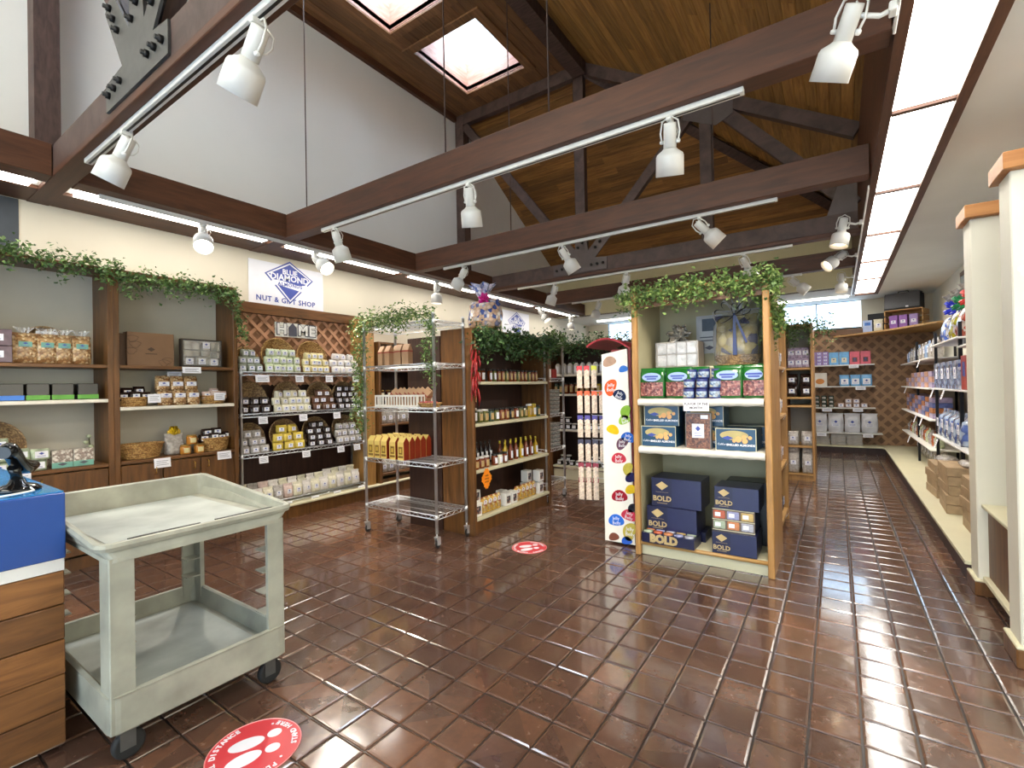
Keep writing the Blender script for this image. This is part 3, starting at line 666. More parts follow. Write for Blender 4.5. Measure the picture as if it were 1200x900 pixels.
# utility cart
M_CART = plain('grey_green_plastic', '98988A', .5, scale=7, var=.22, bump=.15)
def cart():
    t = thing('utility_cart', 'two-shelf grey plastic utility cart on black casters beside the blue counter', 'cart', (-2.75, .96, 0))
    X0, X1, Y0, Y1 = -.47, .49, -.345, .345
    def rim(x): return .86+.075*(X1-x)/(X1-X0)     # the far end stands higher
    b = B()
    yt = lambda y: y-.035 if y < 0 else y+.045
    def prof(pts, z0, lip):  # ring walls
        pass
    # tray: outer skirt, rolled rim, inner wall, floor
    def ring(ins, dz, rad, base=None, wide=True):
        out = []; ya, yb = (Y0-.03, Y1+.045) if wide else (Y0, Y1)
        for (cx, cy, a0) in ((X1-ins-rad, yb-ins-rad, 0), (X0+ins+rad, yb-ins-rad, PI/2), (X0+ins+rad, ya+ins+rad, PI), (X1-ins-rad, ya+ins+rad, 1.5*PI)):
            for k in range(5):
                a = a0+k*PI/8; x, y = cx+rad*math.cos(a), cy+rad*math.sin(a)
                out.append((x, y, (rim(x) if base is None else base)+dz))
        return out
    def loft(b, rings):
        vs = [p for r in rings for p in r]; m = len(rings[0]); fs = []
        for i in range(len(rings)-1):
            for k in range(m): fs.append((i*m+k, i*m+(k+1) % m, (i+1)*m+(k+1) % m, (i+1)*m+k))
        fs.append(tuple(range((len(rings)-1)*m, len(rings)*m))); fs.append(tuple(range(m-1, -1, -1)))
        b._put(vs, fs)
    loft(b, [ring(.0, 0, .03, .785, False), ring(.002, 0, .03, .80, False), ring(.014, -.035, .035), ring(0, -.03, .045), ring(-.006, -.015, .05), ring(0, -.002, .045), ring(.012, 0, .035), ring(.022, -.006, .03), ring(.03, 0, .03, .815)])
    tt = obj('top_tray', b, M_CART, t)
    g = B().box(X1-.045, X1-.03, Y0+.06, -.03, .852, .8725).box(X1-.045, X1-.03, .05, Y1-.06, .852, .8725)
    obj('grip_strip', B().box(X1-.03, X1-.018, Y0+.07, -.02, .858, .862).box(X1-.03, X1-.018, .04, Y1-.05, .858, .862), M_BLACK, tt, label='dark slot strips along the front rim')
    obj('tray_mat', bx(X0+.05, X1-.05, Y0+.05, Y1-.05, .8155, .8175), plain('worn_tray_grey', 'A4AAA4', .5, scale=5, var=.2), tt)
    b = B(); loft(b, [ring(i_, 0, r_, z_, False) for i_, r_, z_ in ((.012, .03, .13), (.0, .035, .14), (.0, .035, .27), (-.004, .035, .28), (.012, .03, .285), (.02, .03, .28), (.028, .03, .19))])
    bt = obj('bottom_tray', b, M_CART, t)
    obj('tray_mat', bx(X0+.06, X1-.06, Y0+.06, Y1-.06, .1905, .1925), MATS['worn_tray_grey'], bt)
    for sx in (-1, 1):
        for sy in (-1, 1):
            xo = X1-.004 if sx > 0 else X0+.004; yo = Y1-.004 if sy > 0 else Y0+.004
            w1, w2 = .1, .08
            b = B()
            # L section leg
            b.prism([(xo-sx*.004, yo), (xo-sx*w1, yo), (xo-sx*w1, yo-sy*.022), (xo-sx*.022, yo-sy*.022), (xo-sx*.022, yo-sy*w2), (xo, yo-sy*w2), (xo, yo-sy*.004)], 'z', .14, .80)
            for z in (.35, .45, .55, .65):
                xa, xb = sorted((xo-sx*.02, xo-sx*w1)); ya, yb = sorted((yo-sy*.02, yo-sy*.09)); b.box(xa, xb, ya, yb, z, z+.006)
            obj('leg', b, M_CART, t)
            cx, cy = xo-sx*.06, yo-sy*.06
            c = obj('caster', B().box(cx-.035, cx+.035, cy-.035, cy+.035, .118, .13).box(cx-.024, cx-.02, cy-.02, cy+.03, .045, .12).box(cx+.02, cx+.024, cy-.02, cy+.03, .045, .12).lathe([(.018, .1), (.022, .118)], 12, (cx, cy, 0)), M_METALG, t)
            obj('wheel', B().lathe([(.045, -.016), (.055, -.01), (.055, .01), (.045, .016)], 20, (cx, cy+.012, .055), 'x').lathe([(.012, -.021), (.012, .021)], 8, (cx, cy+.012, .055), 'x'), M_RUBBER, c)
    return t
cart()

# counter with blue top box
M_BLUE = plain('blue_laminate', '204A94', .25, scale=2, var=.06)
ct = thing('service_counter', 'wood plank counter with blue upper box at the left edge', 'counter', (-2.6, .57, 0))
obj('carcass', bx(-1.5, -.03, -1.6, -.01, .02, .72), M_BROWNX, ct)
M_CPL = wood('counter_plank', '5E3A1C', '8A5C30', .45, 2.5, (9, 1, 9), rand=.3)
zs = [.02, .16, .30, .44, .58, .715]
for z0, z1 in zip(zs, zs[1:]):
    obj('plank', bx(-.03, random.uniform(-.003, .003), -1.6, 0, z0+.002, z1-.002, ch=.003), M_CPL, ct)
obj('white_band', bx(-1.5, .003, -1.6, -.0, .717, .765), M_WHITE, ct)
obj('blue_box', bx(-1.5, .012, -1.6, .004, .766, 1.03, ch=.004), M_BLUE, ct)
obj('countertop', bx(-1.49, .006, -1.6, 0, 1.031, 1.035), plain('light_blue_top', '2F7FC0', .12, var=.05), ct)
cr_ = thing('card_reader', 'glossy black handheld card reader on curved stand atop the blue counter', 'card reader', (-2.78, .47, 1.035), -.5)
M_GLOSSB = plain('gloss_black', '0B0C0E', .12, var=.1)
obj('stand', B().lathe([(.07, 0), (.075, .006), (.06, .02), (.03, .03), (.022, .05)], 20).tube([(0, 0, .03), (.01, 0, .07), (.03, 0, .1)], [.02, .018, .02], 10), M_GLOSSB, cr_)
hb = obj('body', B().tube([(-.16, 0, .085), (-.1, 0, .085), (-.04, 0, .095), (.0, 0, .12), (.035, 0, .155), (.07, 0, .17), (.11, 0, .168)], [.02, .03, .03, .028, .028, .034, .022], 14), M_GLOSSB, cr_)
obj('window', B().lathe([(.018, 0), (.022, .004)], 14, (.108, 0, .165), 'x'), plain('lens_glass', '08080A', .05), hb)
obj('cord', B().tube([(-.02, .02, .02), (.05, .06, .012), (.12, .09, .012), (.16, .05, .01), (.17, .0, .005)], .004, 6), M_WHITE, cr_, label='white cord')

# floor decals
def decal(label, loc, rz, r0):
    t = thing('floor_decal', label, 'floor sticker', loc, rz, 'round red floor stickers')
    obj('disc', B().disc(0, 0, .0012, r0, r0, 48), plain('red_vinyl', 'D23C44', .35, var=.04), t)
    obj('rim', B().tube([(r0*.985*math.cos(a), r0*.985*math.sin(a), .0025) for a in [k*2*PI/48 for k in range(48)]], .0022, 4, closed=True), plain('pink_vinyl', 'F0A0A0', .4), t)
    for s, dx in ((-1, -.25), (1, .25)):
        f = obj('footprint', B().disc(dx*r0, -.2*r0-s*.07*r0, .0024, .2*r0, .38*r0, 24, s*.1).disc(dx*r0, .4*r0-s*.07*r0, .0024, .14*r0, .16*r0, 20), M_PAPER, t)
    for x, y in ((-.62, .5), (.66, .42)): obj('dot', B().disc(x*r0, y*r0, .0024, .03*r0, .03*r0, 12), M_PAPER, t)
    def arc(s, a0, step, out=1):
        for k, ch in enumerate(s):
            if ch == ' ': continue
            a = a0-k*step*out-rz
            text(ch, r0*.17, M_PAPER, t, (.85*r0*math.cos(a), .85*r0*math.sin(a), .003), (0, 0, a-PI/2*out), name='letter', bold=.001)
    arc('SOCIAL DISTANCE', math.radians(294), math.radians(8.3)); arc('STAND HERE', math.radians(46), math.radians(7.6), -1); arc('PLEASE', math.radians(-1), math.radians(8.0))
    return t
decal('large round red footprint floor sticker in front of the cart', (-1.945, .985, 0), math.radians(-18), .172)
decal('small round red footprint floor sticker on the tiles before the dark bookcase', (-2.275, 3.56, 0), math.radians(-35), .155)

# bean display stand
M_BOARD = plain('white_board', 'EEE9DE', .4, var=.02)
M_RED = plain('dark_red_board', '7A1A20', .4, var=.05)
jd = thing('bean_display', 'tall white display stand covered in colourful jelly bean prints with red curved top', 'display stand', (-1.62, 4.06, 0))
obj('front_board', B().prism([(-.145, .02), (.135, .02), (.095, 1.74), (-.145, 1.70)], 'y', -.02, 0), M_BOARD, jd)
obj('rear_panel', B().prism([(-.10, .02), (.135, .02), (.12, 1.74), (-.06, 1.74)], 'y', .003, .56), M_RED, jd)
arcp = [(-.29+.42*k/14, 1.68+.17*math.sin(PI*(.22+.66*k/14))) for k in range(15)]
obj('curved_top', B().prism(arcp+[(x, z-.018) for x, z in arcp[::-1]], 'y', -.03, .58), plain('red_board', '9A2530', .35), jd)
BEANS = [(-.07, 1.63, 'B0907C', .045, .3), (.06, 1.56, '3C78D0', .03, .2), (-.06, 1.40, 'E05A2C', .055, 1.2), (.02, 1.33, '16254A', .045, -.4), (.075, 1.18, '86B23A', .045, 1.3), (.06, 1.11, '9CC250', .04, .4), (-.05, 1.02, 'E8B81C', .042, -.3), (.09, .955, '2C64C4', .045, -.2), (.035, .90, '6A4A5C', .045, .8), (.0, .765, 'C03848', .048, .1), (.085, .68, 'B8AC48', .042, 1.2), (.115, .605, '201C4C', .042, .3), (.11, .5, 'E0BC24', .04, .3), (-.0, .43, '9C1C2C', .052, .1), (.12, .34, '1A1A28', .035, .6), (.085, .27, 'C83A50', .05, -.2), (-.035, .21, '2E6CD0', .052, .1), (.09, .13, 'C0B050', .058, 1.2), (-.06, .03+.03, '7A4838', .035, .3), (.06, .045, '2C5CC0', .035, .2)]
for k, (x, z, c, r_, a) in enumerate(BEANS):
    r_ *= 1.25
    pts = [(x+(r_*1.15*math.cos(t_))*math.cos(a)-(r_*.78*math.sin(t_)-.12*r_*math.cos(2*t_))*math.sin(a), z+(r_*1.15*math.cos(t_))*math.sin(a)+(r_*.78*math.sin(t_)-.12*r_*math.cos(2*t_))*math.cos(a)) for t_ in [i*2*PI/22 for i in range(22)]]
    bn = obj('bean_print', B().prism(pts, 'y', -.0225, -.0202), plain('bean_'+c, c, .25, var=.12, scale=25), jd)
    if k in (2, 3, 5, 7, 9, 13, 15, 16, 17, 8): text('Jelly\nBelly', r_*.62, M_PAPER, bn, (x, -.023, z), (PI/2, -a if abs(a) < .6 else 0, 0), name='lettering')
hk = jd
for k, (z, cs) in enumerate(((1.52, ('D02A30', 'D02A30', 'C8C820')), (1.28, ('E05A20',)*4), (1.05, ('4A3C8C',)*4), (.82, ('3A3448',)*4), (.6, ('8A2030',)*3), (.46, ('8A2030',)*3))):
    obj('peg_hook', B().tube([(-.1, .1, z+.09), (-.3, .1, z+.09), (-.31, .1, z+.1)], .003, 5), M_CHROME, jd)
    for j, c in enumerate(cs):
        p = thing('candy_packet', '%s topped candy packet on the bean display, %s from left, %s hook down' % ({'D02A30': 'red', 'C8C820': 'yellow', 'E05A20': 'orange', '4A3C8C': 'purple', '3A3448': 'dark', '8A2030': 'dark red'}[c], ordinal(j), ordinal(k)), 'candy packet', (-2.03+j*.066, 4.12+.02*j, z-.12), .25, 'packets hanging on the bean display')
        link('bag', cached('packet', 'bag', lambda: B().grid(lambda u, v: ((u-.5)*.05, -.012*math.sin(PI*u)*math.sin(PI*v), v*.19), 6, 8).grid(lambda u, v: ((u-.5)*.05, .004+.008*math.sin(PI*u)*math.sin(PI*v), v*.19), 6, 8), plain('packet_beige', 'D8C4B0', .3, var=.3, scale=60)), p)
        link('header_card', cached('hdr'+c, 'header_card', lambda: bx(-.026, .026, -.003, .003, .165, .21), plain('header_'+c, c, .4)), p)

# garlands
garland('leafy green garland draped along the top of the leftmost bookcase', Fr(-5.06, .4, 0, LEFT), 0, 1.1, 2.5, n=1100, seed=2, tone='g', hang=.13, spread=.1)
garland('leafy green garland along the top of the kraft box bookcase, trailing down its right side', Fr(-5.06, 1.45, 0, LEFT), 0, 1.05, 2.47, n=1300, seed=4, tone='g', hang=.16, spread=.1, path=lambda u: (u*1.22 if u < .8 else .976+.08*(u-.8)*5, 0, (-.02 if u < .8 else -(u-.8)*5*.5)))
garland('bright leafy garland over the chrome rack with a long tail down its left post', fW, -.5, .5, 2.08, n=2600, seed=5, tone='y', spread=.12, hang=.12, size=.03, path=lambda u: ((u*1.6, -.03 if u < .5 else .05, .02) if u < .58 else (-.03+.04*math.sin(u*40), .0, -(u-.58)/.42*1.05)) )
garland('short leafy strand dangling inside the chrome rack by its front right post', fW, .42, .5, 2.05, n=420, seed=6, tone='g', spread=.08, size=.03, path=lambda u: (.0+.04*math.sin(u*9), .0, -u*.5))
garland('dark green garland hanging over the jars of the dark island bookcase', Fr(-2.84, 3.55, 0, LEFT), -.02, 1.5, 1.95, n=1900, seed=7, tone='d', spread=.1, hang=.25, size=.045)
garland('green garland lying along the top of the far dark bookcase', Fr(-2.95, 6.42), -.78, .75, 2.06, n=1500, seed=8, tone='d', spread=.16, hang=.22, size=.045)
garland('green garland over the narrow chrome rack with stacked trays', Fr(-2.9, 4.98, 0, LEFT), 0, .5, 2.05, n=500, seed=9, tone='g', spread=.1, hang=.15, size=.035)
garland('leafy garland across the front top of the oak display case', Fr(-.91, 3.88), -.6, .5, 2.18, n=1900, seed=10, tone='y', spread=.10, hang=.15, size=.036)
garland('leafy strand trailing down the right side of the oak display case', Fr(-.4, 3.88), 0, .1, 2.2, n=1500, seed=11, tone='y', spread=.11, size=.036, path=lambda u: (.0+.05*math.sin(u*12), .0+.45*u, .02-u*.42))
garland('leafy sprig on top of the narrow oak end bookcase', Fr(-.46, 7.98), -.2, .42, 2.25, n=700, seed=12, tone='g', spread=.14, hang=.35, size=.04)

# chilli string
rs = thing('chilli_string', 'string of dried red chilli peppers hanging at the bookcase corner', 'chilli string', (-2.86, 3.58, 1.28))
obj('string', B().tube([(0, 0, .62), (0, 0, .0)], .004, 5), M_WICKER, rs)
r = random.Random(3)
for k in range(46):
    z = .05+.5*k/46; a = r.uniform(0, 2*PI); L_ = r.uniform(.09, .13)
    pts = [(0, 0, z+.04), (.03*math.cos(a), .03*math.sin(a), z+.02), (.045*math.cos(a), .045*math.sin(a), z-L_*.4), (.035*math.cos(a), .035*math.sin(a), z-L_)]
    obj('pepper', B().tube(pts, [.004, .009, .008, .002], 6), plain('chilli_red', '8E1414', .3, var=.3), rs)
# orange diamond tag
og = thing('orange_tag', 'orange diamond shaped sale tag with jagged edge on the dark bookcase shelf', 'sign', (-2.86, 3.72, .53), LEFT)
star = [(.085*(1 if k % 2 else .86)*math.cos(k*PI/16), .105*(1 if k % 2 else .86)*math.sin(k*PI/16)) for k in range(32)]
star = [(x*(.72+.28*abs(math.cos(2*math.atan2(z, x)))), z*(.72+.28*abs(math.cos(2*math.atan2(z, x))))) for x, z in star]
obj('card', B().prism(star, 'y', -.004, 0), plain('orange_card', 'F08A18', .5), og)
for k, s in enumerate(('with', 'every', 'order')): text(s, .03, M_DARKW, og, (0, -.005, .03-.03*k))
# ---------------------------------------------------------------- track rails and spotlights
def rail(label, p, q, w=.035):
    d = Vector(q)-Vector(p); L_ = d.length; rz = math.atan2(d.y, d.x)
    t = thing('track_rail', label, 'light track', p, rz, 'white lighting tracks')
    obj('channel', B().box(0, L_, -w/2, w/2, .0, .032, ch=.003), M_LAMPW, t)
    obj('slot', B().box(.02, L_-.02, -w*.14, w*.14, -.0015, 0), M_BLACK, t)
    return t
rail('white track along the nearest cross beam at upper left', (-4.2, 1.07, 2.998), (-1.2, 1.07, 2.998), .045)
rail('long white track under the second cross beam across the picture', (-4.2, 2.87, 2.998), (-.39, 2.87, 2.998), .045)
rail('white track under the third cross beam', (-4.3, 4.75, 2.998), (-.4, 4.75, 2.998))
rail('white track under the fourth cross beam at the far truss', (-4.26, 6.47, 2.998), (-.4, 6.47, 2.998))
rail('white track under the fifth cross beam far back', (-4.2, 8.27, 2.998), (-.4, 8.27, 2.998))
rail('white track beside the fluorescent tubes along the left wall', (-4.86, 1.3, 2.998), (-4.86, 9.9, 2.998), .03)
fr_ = thing('track_rail', 'grey track on the brown fascia left of the ceiling light panels', 'light track', (.238, 0, 0), 0, 'white lighting tracks')
obj('channel', B().box(-.0, .012, 1.2, 2.78, 2.99, 3.025, ch=.003), M_LAMPW, fr_); obj('channel', B().box(-.0, .012, 4.9, 10.8, 2.99, 3.025, ch=.003), M_LAMPW, fr_)

def lamp(label, loc, aim, lit, arm=False, s=1.0):
    t = thing('track_spotlight', label, 'spotlight', loc, 0, 'white track spotlights')
    off = Vector((-.15, -.03, .02)) if arm else Vector((0, 0, -.075))
    if arm: obj('arm', B().tube([(0, 0, 0), (-.05, 0, -.01), tuple(off)], .011, 8).box(-.02, .01, -.03, .03, -.02, .02, ch=.004), M_LAMPW, t)
    else: obj('adapter', B().box(-.016, .016, -.03, .03, -.025, 0, ch=.004).lathe([(.009, -.05), (.009, -.02)], 8), M_LAMPW, t)
    a = Vector(aim).normalized(); q = Vector((0, 0, -1)).rotation_difference(a)
    h = bpy.data.objects.new('lamp_head', None); COL.objects.link(h); h.parent = t; h.location = off; h.rotation_mode = 'QUATERNION'; h.rotation_quaternion = q
    link('neck', cached('neck', 'neck', lambda: B().lathe([(.030, .035), (.036, .04), (.037, .03), (.037, -.10), (.030, -.10)], 20), M_LAMPW), h)
    link('shade', cached('shade', 'shade', lambda: B().lathe([(.037, -.095), (.046, -.105), (.074, -.125), (.080, -.14), (.082, -.25), (.078, -.25), (.074, -.135), (.04, -.115)], 28), M_LAMPW), h)
    link('yoke', cached('yoke', 'yoke', lambda: B().tube([(.047, 0, -.06), (.056, 0, -.01), (.046, 0, .05), (0, 0, .078), (-.046, 0, .05), (-.056, 0, -.01), (-.047, 0, -.06)], .0055, 8).lathe([(.006, .036), (.013, .04), (.013, .055), (.006, .06)], 10, (0, 0, -.06), 'x').lathe([(.006, -.06), (.01, -.055), (.01, -.036)], 10, (0, 0, -.06), 'x'), M_LAMPW), h)
    link('cord', cached('cord', 'cord', lambda: B().tube([(0, .02, .05), (.02, .05, .03), (.03, .055, -.01), (.02, .045, -.04), (.0, .034, -.05)], .004, 6), M_WHITE), h)
    link('bulb', cached('bulb%d' % lit, 'bulb', lambda: B().lathe([(.001, -.232), (.03, -.23), (.055, -.22), (.068, -.2), (.05, -.16), (.03, -.14)], 20), M_BULB if lit else emit('warm_bulb', 'FFE2B8', 5.0)), h)
    l = bpy.data.lights.new('spot_beam', 'SPOT'); l.energy = 60 if lit else 40; l.color = (1, .9, .77); l.spot_size = math.radians(95); l.spot_blend = .7; l.shadow_soft_size = .05
    o = bpy.data.objects.new('spot_beam', l); COL.objects.link(o); o.location = Vector(loc)+off+a*.262; o.rotation_mode = 'QUATERNION'; o.rotation_quaternion = Vector((0, 0, -1)).rotation_difference(a)
    return t
LAMPS = [
 ('r', (-2.00, 1.07, 2.998), (-0.57, -0.07, -0.82), 0, 'large near white spotlight at upper left on the nearest track'),
 ('r', (-3.50, 1.07, 2.998), (-0.39, -0.26, -0.89), 0, 'white spotlight at the left end of the nearest track'),
 ('r', (-3.99, 2.87, 2.998), (-0.02, 0.35, -0.94), 0, 'white spotlight at the left end of the long second beam track'),
 ('r', (-2.32, 2.87, 2.998), (-0.15, 0.29, -0.95), 0, 'white spotlight hanging straight down mid way on the second beam track'),
 ('r', (-0.79, 2.87, 2.998), (-0.13, 0.37, -0.92), 0, 'white spotlight near the right end of the second beam track'),
 ('f', (0.232, 2.60, 3.0), (-0.36, 0.43, -0.83), 0, 'large white spotlight on an arm beside the ceiling light panels'),
 ('r', (-3.96, 4.75, 2.998), (-0.45, -0.19, -0.87), 0, 'white spotlight tilting left on the third beam track'),
 ('r', (-2.51, 4.75, 2.998), (0.36, 0.39, -0.85), 0, 'white spotlight tilting right in the middle of the third beam track'),
 ('r', (-1.05, 4.75, 2.998), (0.64, 0.30, -0.71), 0, 'white spotlight above the oak display case, strongly tilted right'),
 ('r', (-3.58, 6.47, 2.998), (-0.33, -0.04, -0.94), 0, 'small white spotlight left on the fourth beam track'),
 ('r', (-2.43, 6.47, 2.998), (-0.25, 0.06, -0.97), 0, 'small white spotlight on the fourth beam track above the garland corner'),
 ('r', (-0.92, 6.47, 2.998), (0.36, 0.20, -0.91), 0, 'white spotlight just above the display case garland'),
 ('r', (-3.65, 8.27, 2.998), (-0.32, -0.04, -0.95), 0, 'tiny far spotlight on the fifth beam track'),
 ('r', (-0.52, 8.27, 2.998), (0.73, 0.10, -0.68), 1, 'lit far spotlight at the right end of the fifth beam track'),
 ('f', (0.232, 5.9, 3.0), (-0.18, -0.12, -0.98), 0, 'first of three far spotlights clustered under the fascia track'),
 ('f', (0.232, 7.4, 3.0), (-0.67, -0.45, -0.58), 0, 'middle of three far fascia spotlights, tilted left'),
 ('f', (0.232, 8.9, 3.0), (-0.02, -0.01, -1.00), 0, 'farthest of three fascia spotlights, pointing down'),
 ('r', (-4.86, 2.06, 2.998), (0.61, -0.25, -0.75), 1, 'glowing spotlight above the kraft box bookcase at left'),
 ('r', (-4.86, 3.23, 2.998), (0.79, 0.03, -0.61), 1, 'glowing spotlight beside the blue shop sign'),
 ('r', (-4.86, 5.20, 2.998), (-0.02, -0.01, -1.00), 1, 'glowing spotlight pointing down above the chrome rack'),
 ('r', (-4.86, 6.30, 2.998), (-0.02, -0.01, -1.00), 1, 'glowing spotlight left of the pink bow gift basket'),
 ('r', (-4.86, 8.20, 2.998), (0.57, 0.03, -0.82), 1, 'glowing spotlight right of the small diamond wall banner'),
 ('r', (-4.86, 9.50, 2.998), (-0.02, -0.01, -1.00), 1, 'last glowing spotlight at the far end of the wall track')]
for k, p, a, lit, lab in LAMPS: lamp(lab, p, a, lit, k == 'f')

# ---------------------------------------------------------------- signs
def diamond_logo(t, s, y, cx, cz, full=True):
    d = lambda a, b: [(cx-a*s, cz+.12*s), (cx, cz+b*s), (cx+a*s, cz+.12*s), (cx, cz-b*s*1.05)]
    obj('emblem', B().prism(d(.62, .5), 'y', y-.002, y), M_BLUEINK, t)
    obj('emblem', B().prism(d(.575, .46), 'y', y-.0035, y-.0015), M_PAPER, t)
    em = obj('emblem', B().prism(d(.52, .42), 'y', y-.005, y-.003), M_BLUEINK, t)
    if full:
        text('BLUE', .17*s, M_PAPER, em, (cx, y-.0055, cz+.22*s), bold=.004*s); text('DIAMOND', .205*s, M_PAPER, em, (cx, y-.0055, cz+.075*s), bold=.005*s, squash=1.0)
        rb = obj('ribbon', B().prism([(cx-.45*s, cz+.0*s), (cx-.48*s, cz-.15*s), (cx-.3*s, cz-.11*s), (cx+.3*s, cz-.2*s), (cx+.48*s, cz-.17*s), (cx+.45*s, cz-.02*s), (cx+.2*s, cz-.06*s), (cx-.2*s, cz-.0*s)], 'y', y-.0065, y-.005), M_PAPER, t)
        text('ALMONDS', .12*s, M_BLUEINK, rb, (cx, y-.0075, cz-.085*s), bold=.003*s, spacing=1.15)
bn = thing('shop_banner', 'white shop banner with blue diamond emblem and shop name on the cream wall', 'sign', (-5.494, 3.265, 2.70), LEFT)
obj('sheet', bx(-.475, .475, -.004, 0, -.255, .245), M_PAPER, bn)
diamond_logo(bn, .5, -.005, .02, .05)
text('NUT & GIFT SHOP', .085, M_BLUEINK, bn, (-.02, -.006, -.19), bold=.002, spacing=1.1)
b2 = thing('shop_banner', 'small distant white banner with blue diamond emblem behind the gift basket', 'sign', (-5.494, 8.25, 2.72), LEFT)
obj('sheet', bx(-.5, .5, -.004, 0, -.26, .26), M_PAPER, b2); diamond_logo(b2, .52, -.005, 0.02, 0)
hs = thing('wall_sign', 'white slatted sign reading HOME hanging on the diamond lattice', 'sign', (-5.392, 3.3, 2.15), LEFT)
for k in range(4): obj('slat', bx(-.27, .27, -.012, 0, -.085+k*.043, -.045+k*.043, ch=.002), plain('weathered_white', 'D8D6CC', .6, var=.12, scale=30), hs)
for ch, x in (('H', -.19), ('M', .08), ('E', .2)): text(ch, .17, M_WHITE, hs, (x, -.016, 0), name='letter', bold=.006); text(ch, .185, M_INK, hs, (x, -.0135, 0), name='letter_shadow', bold=.012)
obj('house_cutout', B().prism([(-.105, -.07), (-.005, -.07), (-.005, .03), (-.055, .085), (-.105, .03)], 'y', -.02, -.013), M_INK, hs)
obj('hanging_cord', B().tube([(-.14, -.004, .085), (0, -.002, .15), (.14, -.004, .085)], .003, 5), M_WICKER, hs)

def price_card(label, fr, x, z, w=.085, h=.065, y=-.012, tilt=.12, group='white price cards on shelf edges', lines=3):
    t = thing('price_card', label, 'price card', fr.P(x, y, z), fr.rz, group, rot=(-tilt, 0, fr.rz))
    link('card', cached(('card', w, h), 'card', lambda: bx(-w/2, w/2, -.001, 0, -h, 0), M_PAPER), t)
    def ln():
        b = B()
        for k in range(lines): b.box(-w*.36, w*(.36-.1*(k % 2)), -.0018, -.001, -h*(.28+.2*k)-.0035, -h*(.28+.2*k))
        return b
    link('print', cached(('pl', w, h, lines), 'print', ln, M_INK), t)
    return t

# ---------------------------------------------------------------- product kinds
def pouch(w, d, h, seal=.18, n=14, puff=.5, seed=0, crumple=.06):
    """bag: rounded base, full belly, flat crimped top"""
    r = random.Random(seed); b = B(); rings = []
    lv = [(0, .80, .6), (.03, .95, .9), (.25, 1.0, 1.0), (.5, 1.0, .95), (1-seal-.06, .97, .7), (1-seal, .93, .22), (1-seal*.5, .98, .07), (1, 1.0, .04)]
    for z, sx, sy in lv:
        rg = []
        for t in range(n):
            a = 2*PI*t/n; c, s = math.cos(a), math.sin(a); e = puff
            x = abs(c)**e*(1 if c > 0 else -1)*w/2*sx; y = abs(s)**e*(1 if s > 0 else -1)*d/2*sy
            j = 1+r.uniform(-crumple, crumple)
            rg.append(b.bm.verts.new((x*j, y*(1+r.uniform(-crumple, crumple)), z*h+r.uniform(-.01, .01)*h*(z > 0))))
        rings.append(rg)
    for A_, C_ in zip(rings, rings[1:]):
        for t in range(n):
            f = b.bm.faces.new((A_[t], A_[(t+1) % n], C_[(t+1) % n], C_[t])); f.smooth = True
    b.bm.faces.new(rings[0][::-1]); b.bm.faces.new(rings[-1]); return b
def ruffle(r0, r1, h, n=20, seed=0):
    """gathered film flaring above a tie"""
    r = random.Random(seed); b = B(); rings = []
    for k in range(5):
        u = k/4; rr = r0+(r1-r0)*u**1.3
        rings.append([b.bm.verts.new((rr*(1+.35*u*math.sin(t*PI*.9+seed)+r.uniform(-.08, .08))*math.cos(2*PI*t/n), rr*(1+.35*u*math.sin(t*PI*.9))*.7*math.sin(2*PI*t/n), h*u*(1+.15*math.sin(t*2.3)))) for t in range(n)])
    for A_, C_ in zip(rings, rings[1:]):
        for t in range(n): b.bm.faces.new((A_[t], A_[(t+1) % n], C_[(t+1) % n], C_[t]))
    return b
def lab_mesh(w, h, logo=True):
    b = B(); b.box(-w/2, w/2, -.0012, 0, -h/2, h/2); b.mi = 1
    if logo: b.prism([(-w*.22, h*.16), (0, h*.36), (w*.22, h*.16), (0, -h*.04)], 'y', -.002, -.001)
    for k in range(2): b.box(-w*.32, w*.32, -.002, -.001, -h*(.16+.16*k)-h*.04, -h*(.16+.16*k))
    return b
def put(name, cat, label, group, loc, rz, parts, rot=None):
    """parts: (name, key, fn, mats, loc) - one Empty with its parts"""
    t = thing(name, label, cat, loc, rz, group, rot)
    for p in parts:
        pn, key, fn, mt = p[:4]
        link(pn, cached(key, pn, fn, mt), t, p[4] if len(p) > 4 else (0, 0, 0), p[5] if len(p) > 5 else (0, 0, 0))
    return t
def bag(label, group, loc, rz, mat, w=.085, d=.06, h=.09, lw=.05, lh=.04, lz=.45, name='candy_bag', cat='candy bag', var=None, rot=None, lm=None, seal=.18):
    v = random.randrange(4) if var is None else var
    parts = [('bag', ('bag', w, d, h, v, mat.name, seal), lambda: pouch(w, d, h, seal, seed=v), mat)]
    if lw: parts.append(('label', ('lab', lw, lh, lm.name if lm else ''), lambda: lab_mesh(lw, lh), [lm or M_PAPER, M_BLUEINK], (0, -d/2*.98-.001, h*lz)))
    return put(name, cat, label, group, loc, rz, parts, rot)
def carton(label, group, loc, rz, w, d, h, mat, name='box', cat='box', front=None, extra=(), rot=None):
    parts = [('carton', ('ctn', w, d, h, mat.name), lambda: B().box(-w/2, w/2, -d/2, d/2, 0, h, ch=.002), mat)]
    if front: fw, fh, fm, fz = front; parts.append(('label', ('clab', fw, fh, fm.name), lambda: lab_mesh(fw, fh), [fm, M_BLUEINK], (0, -d/2-.0003, fz)))
    return put(name, cat, label, group, loc, rz, parts+list(extra), rot)
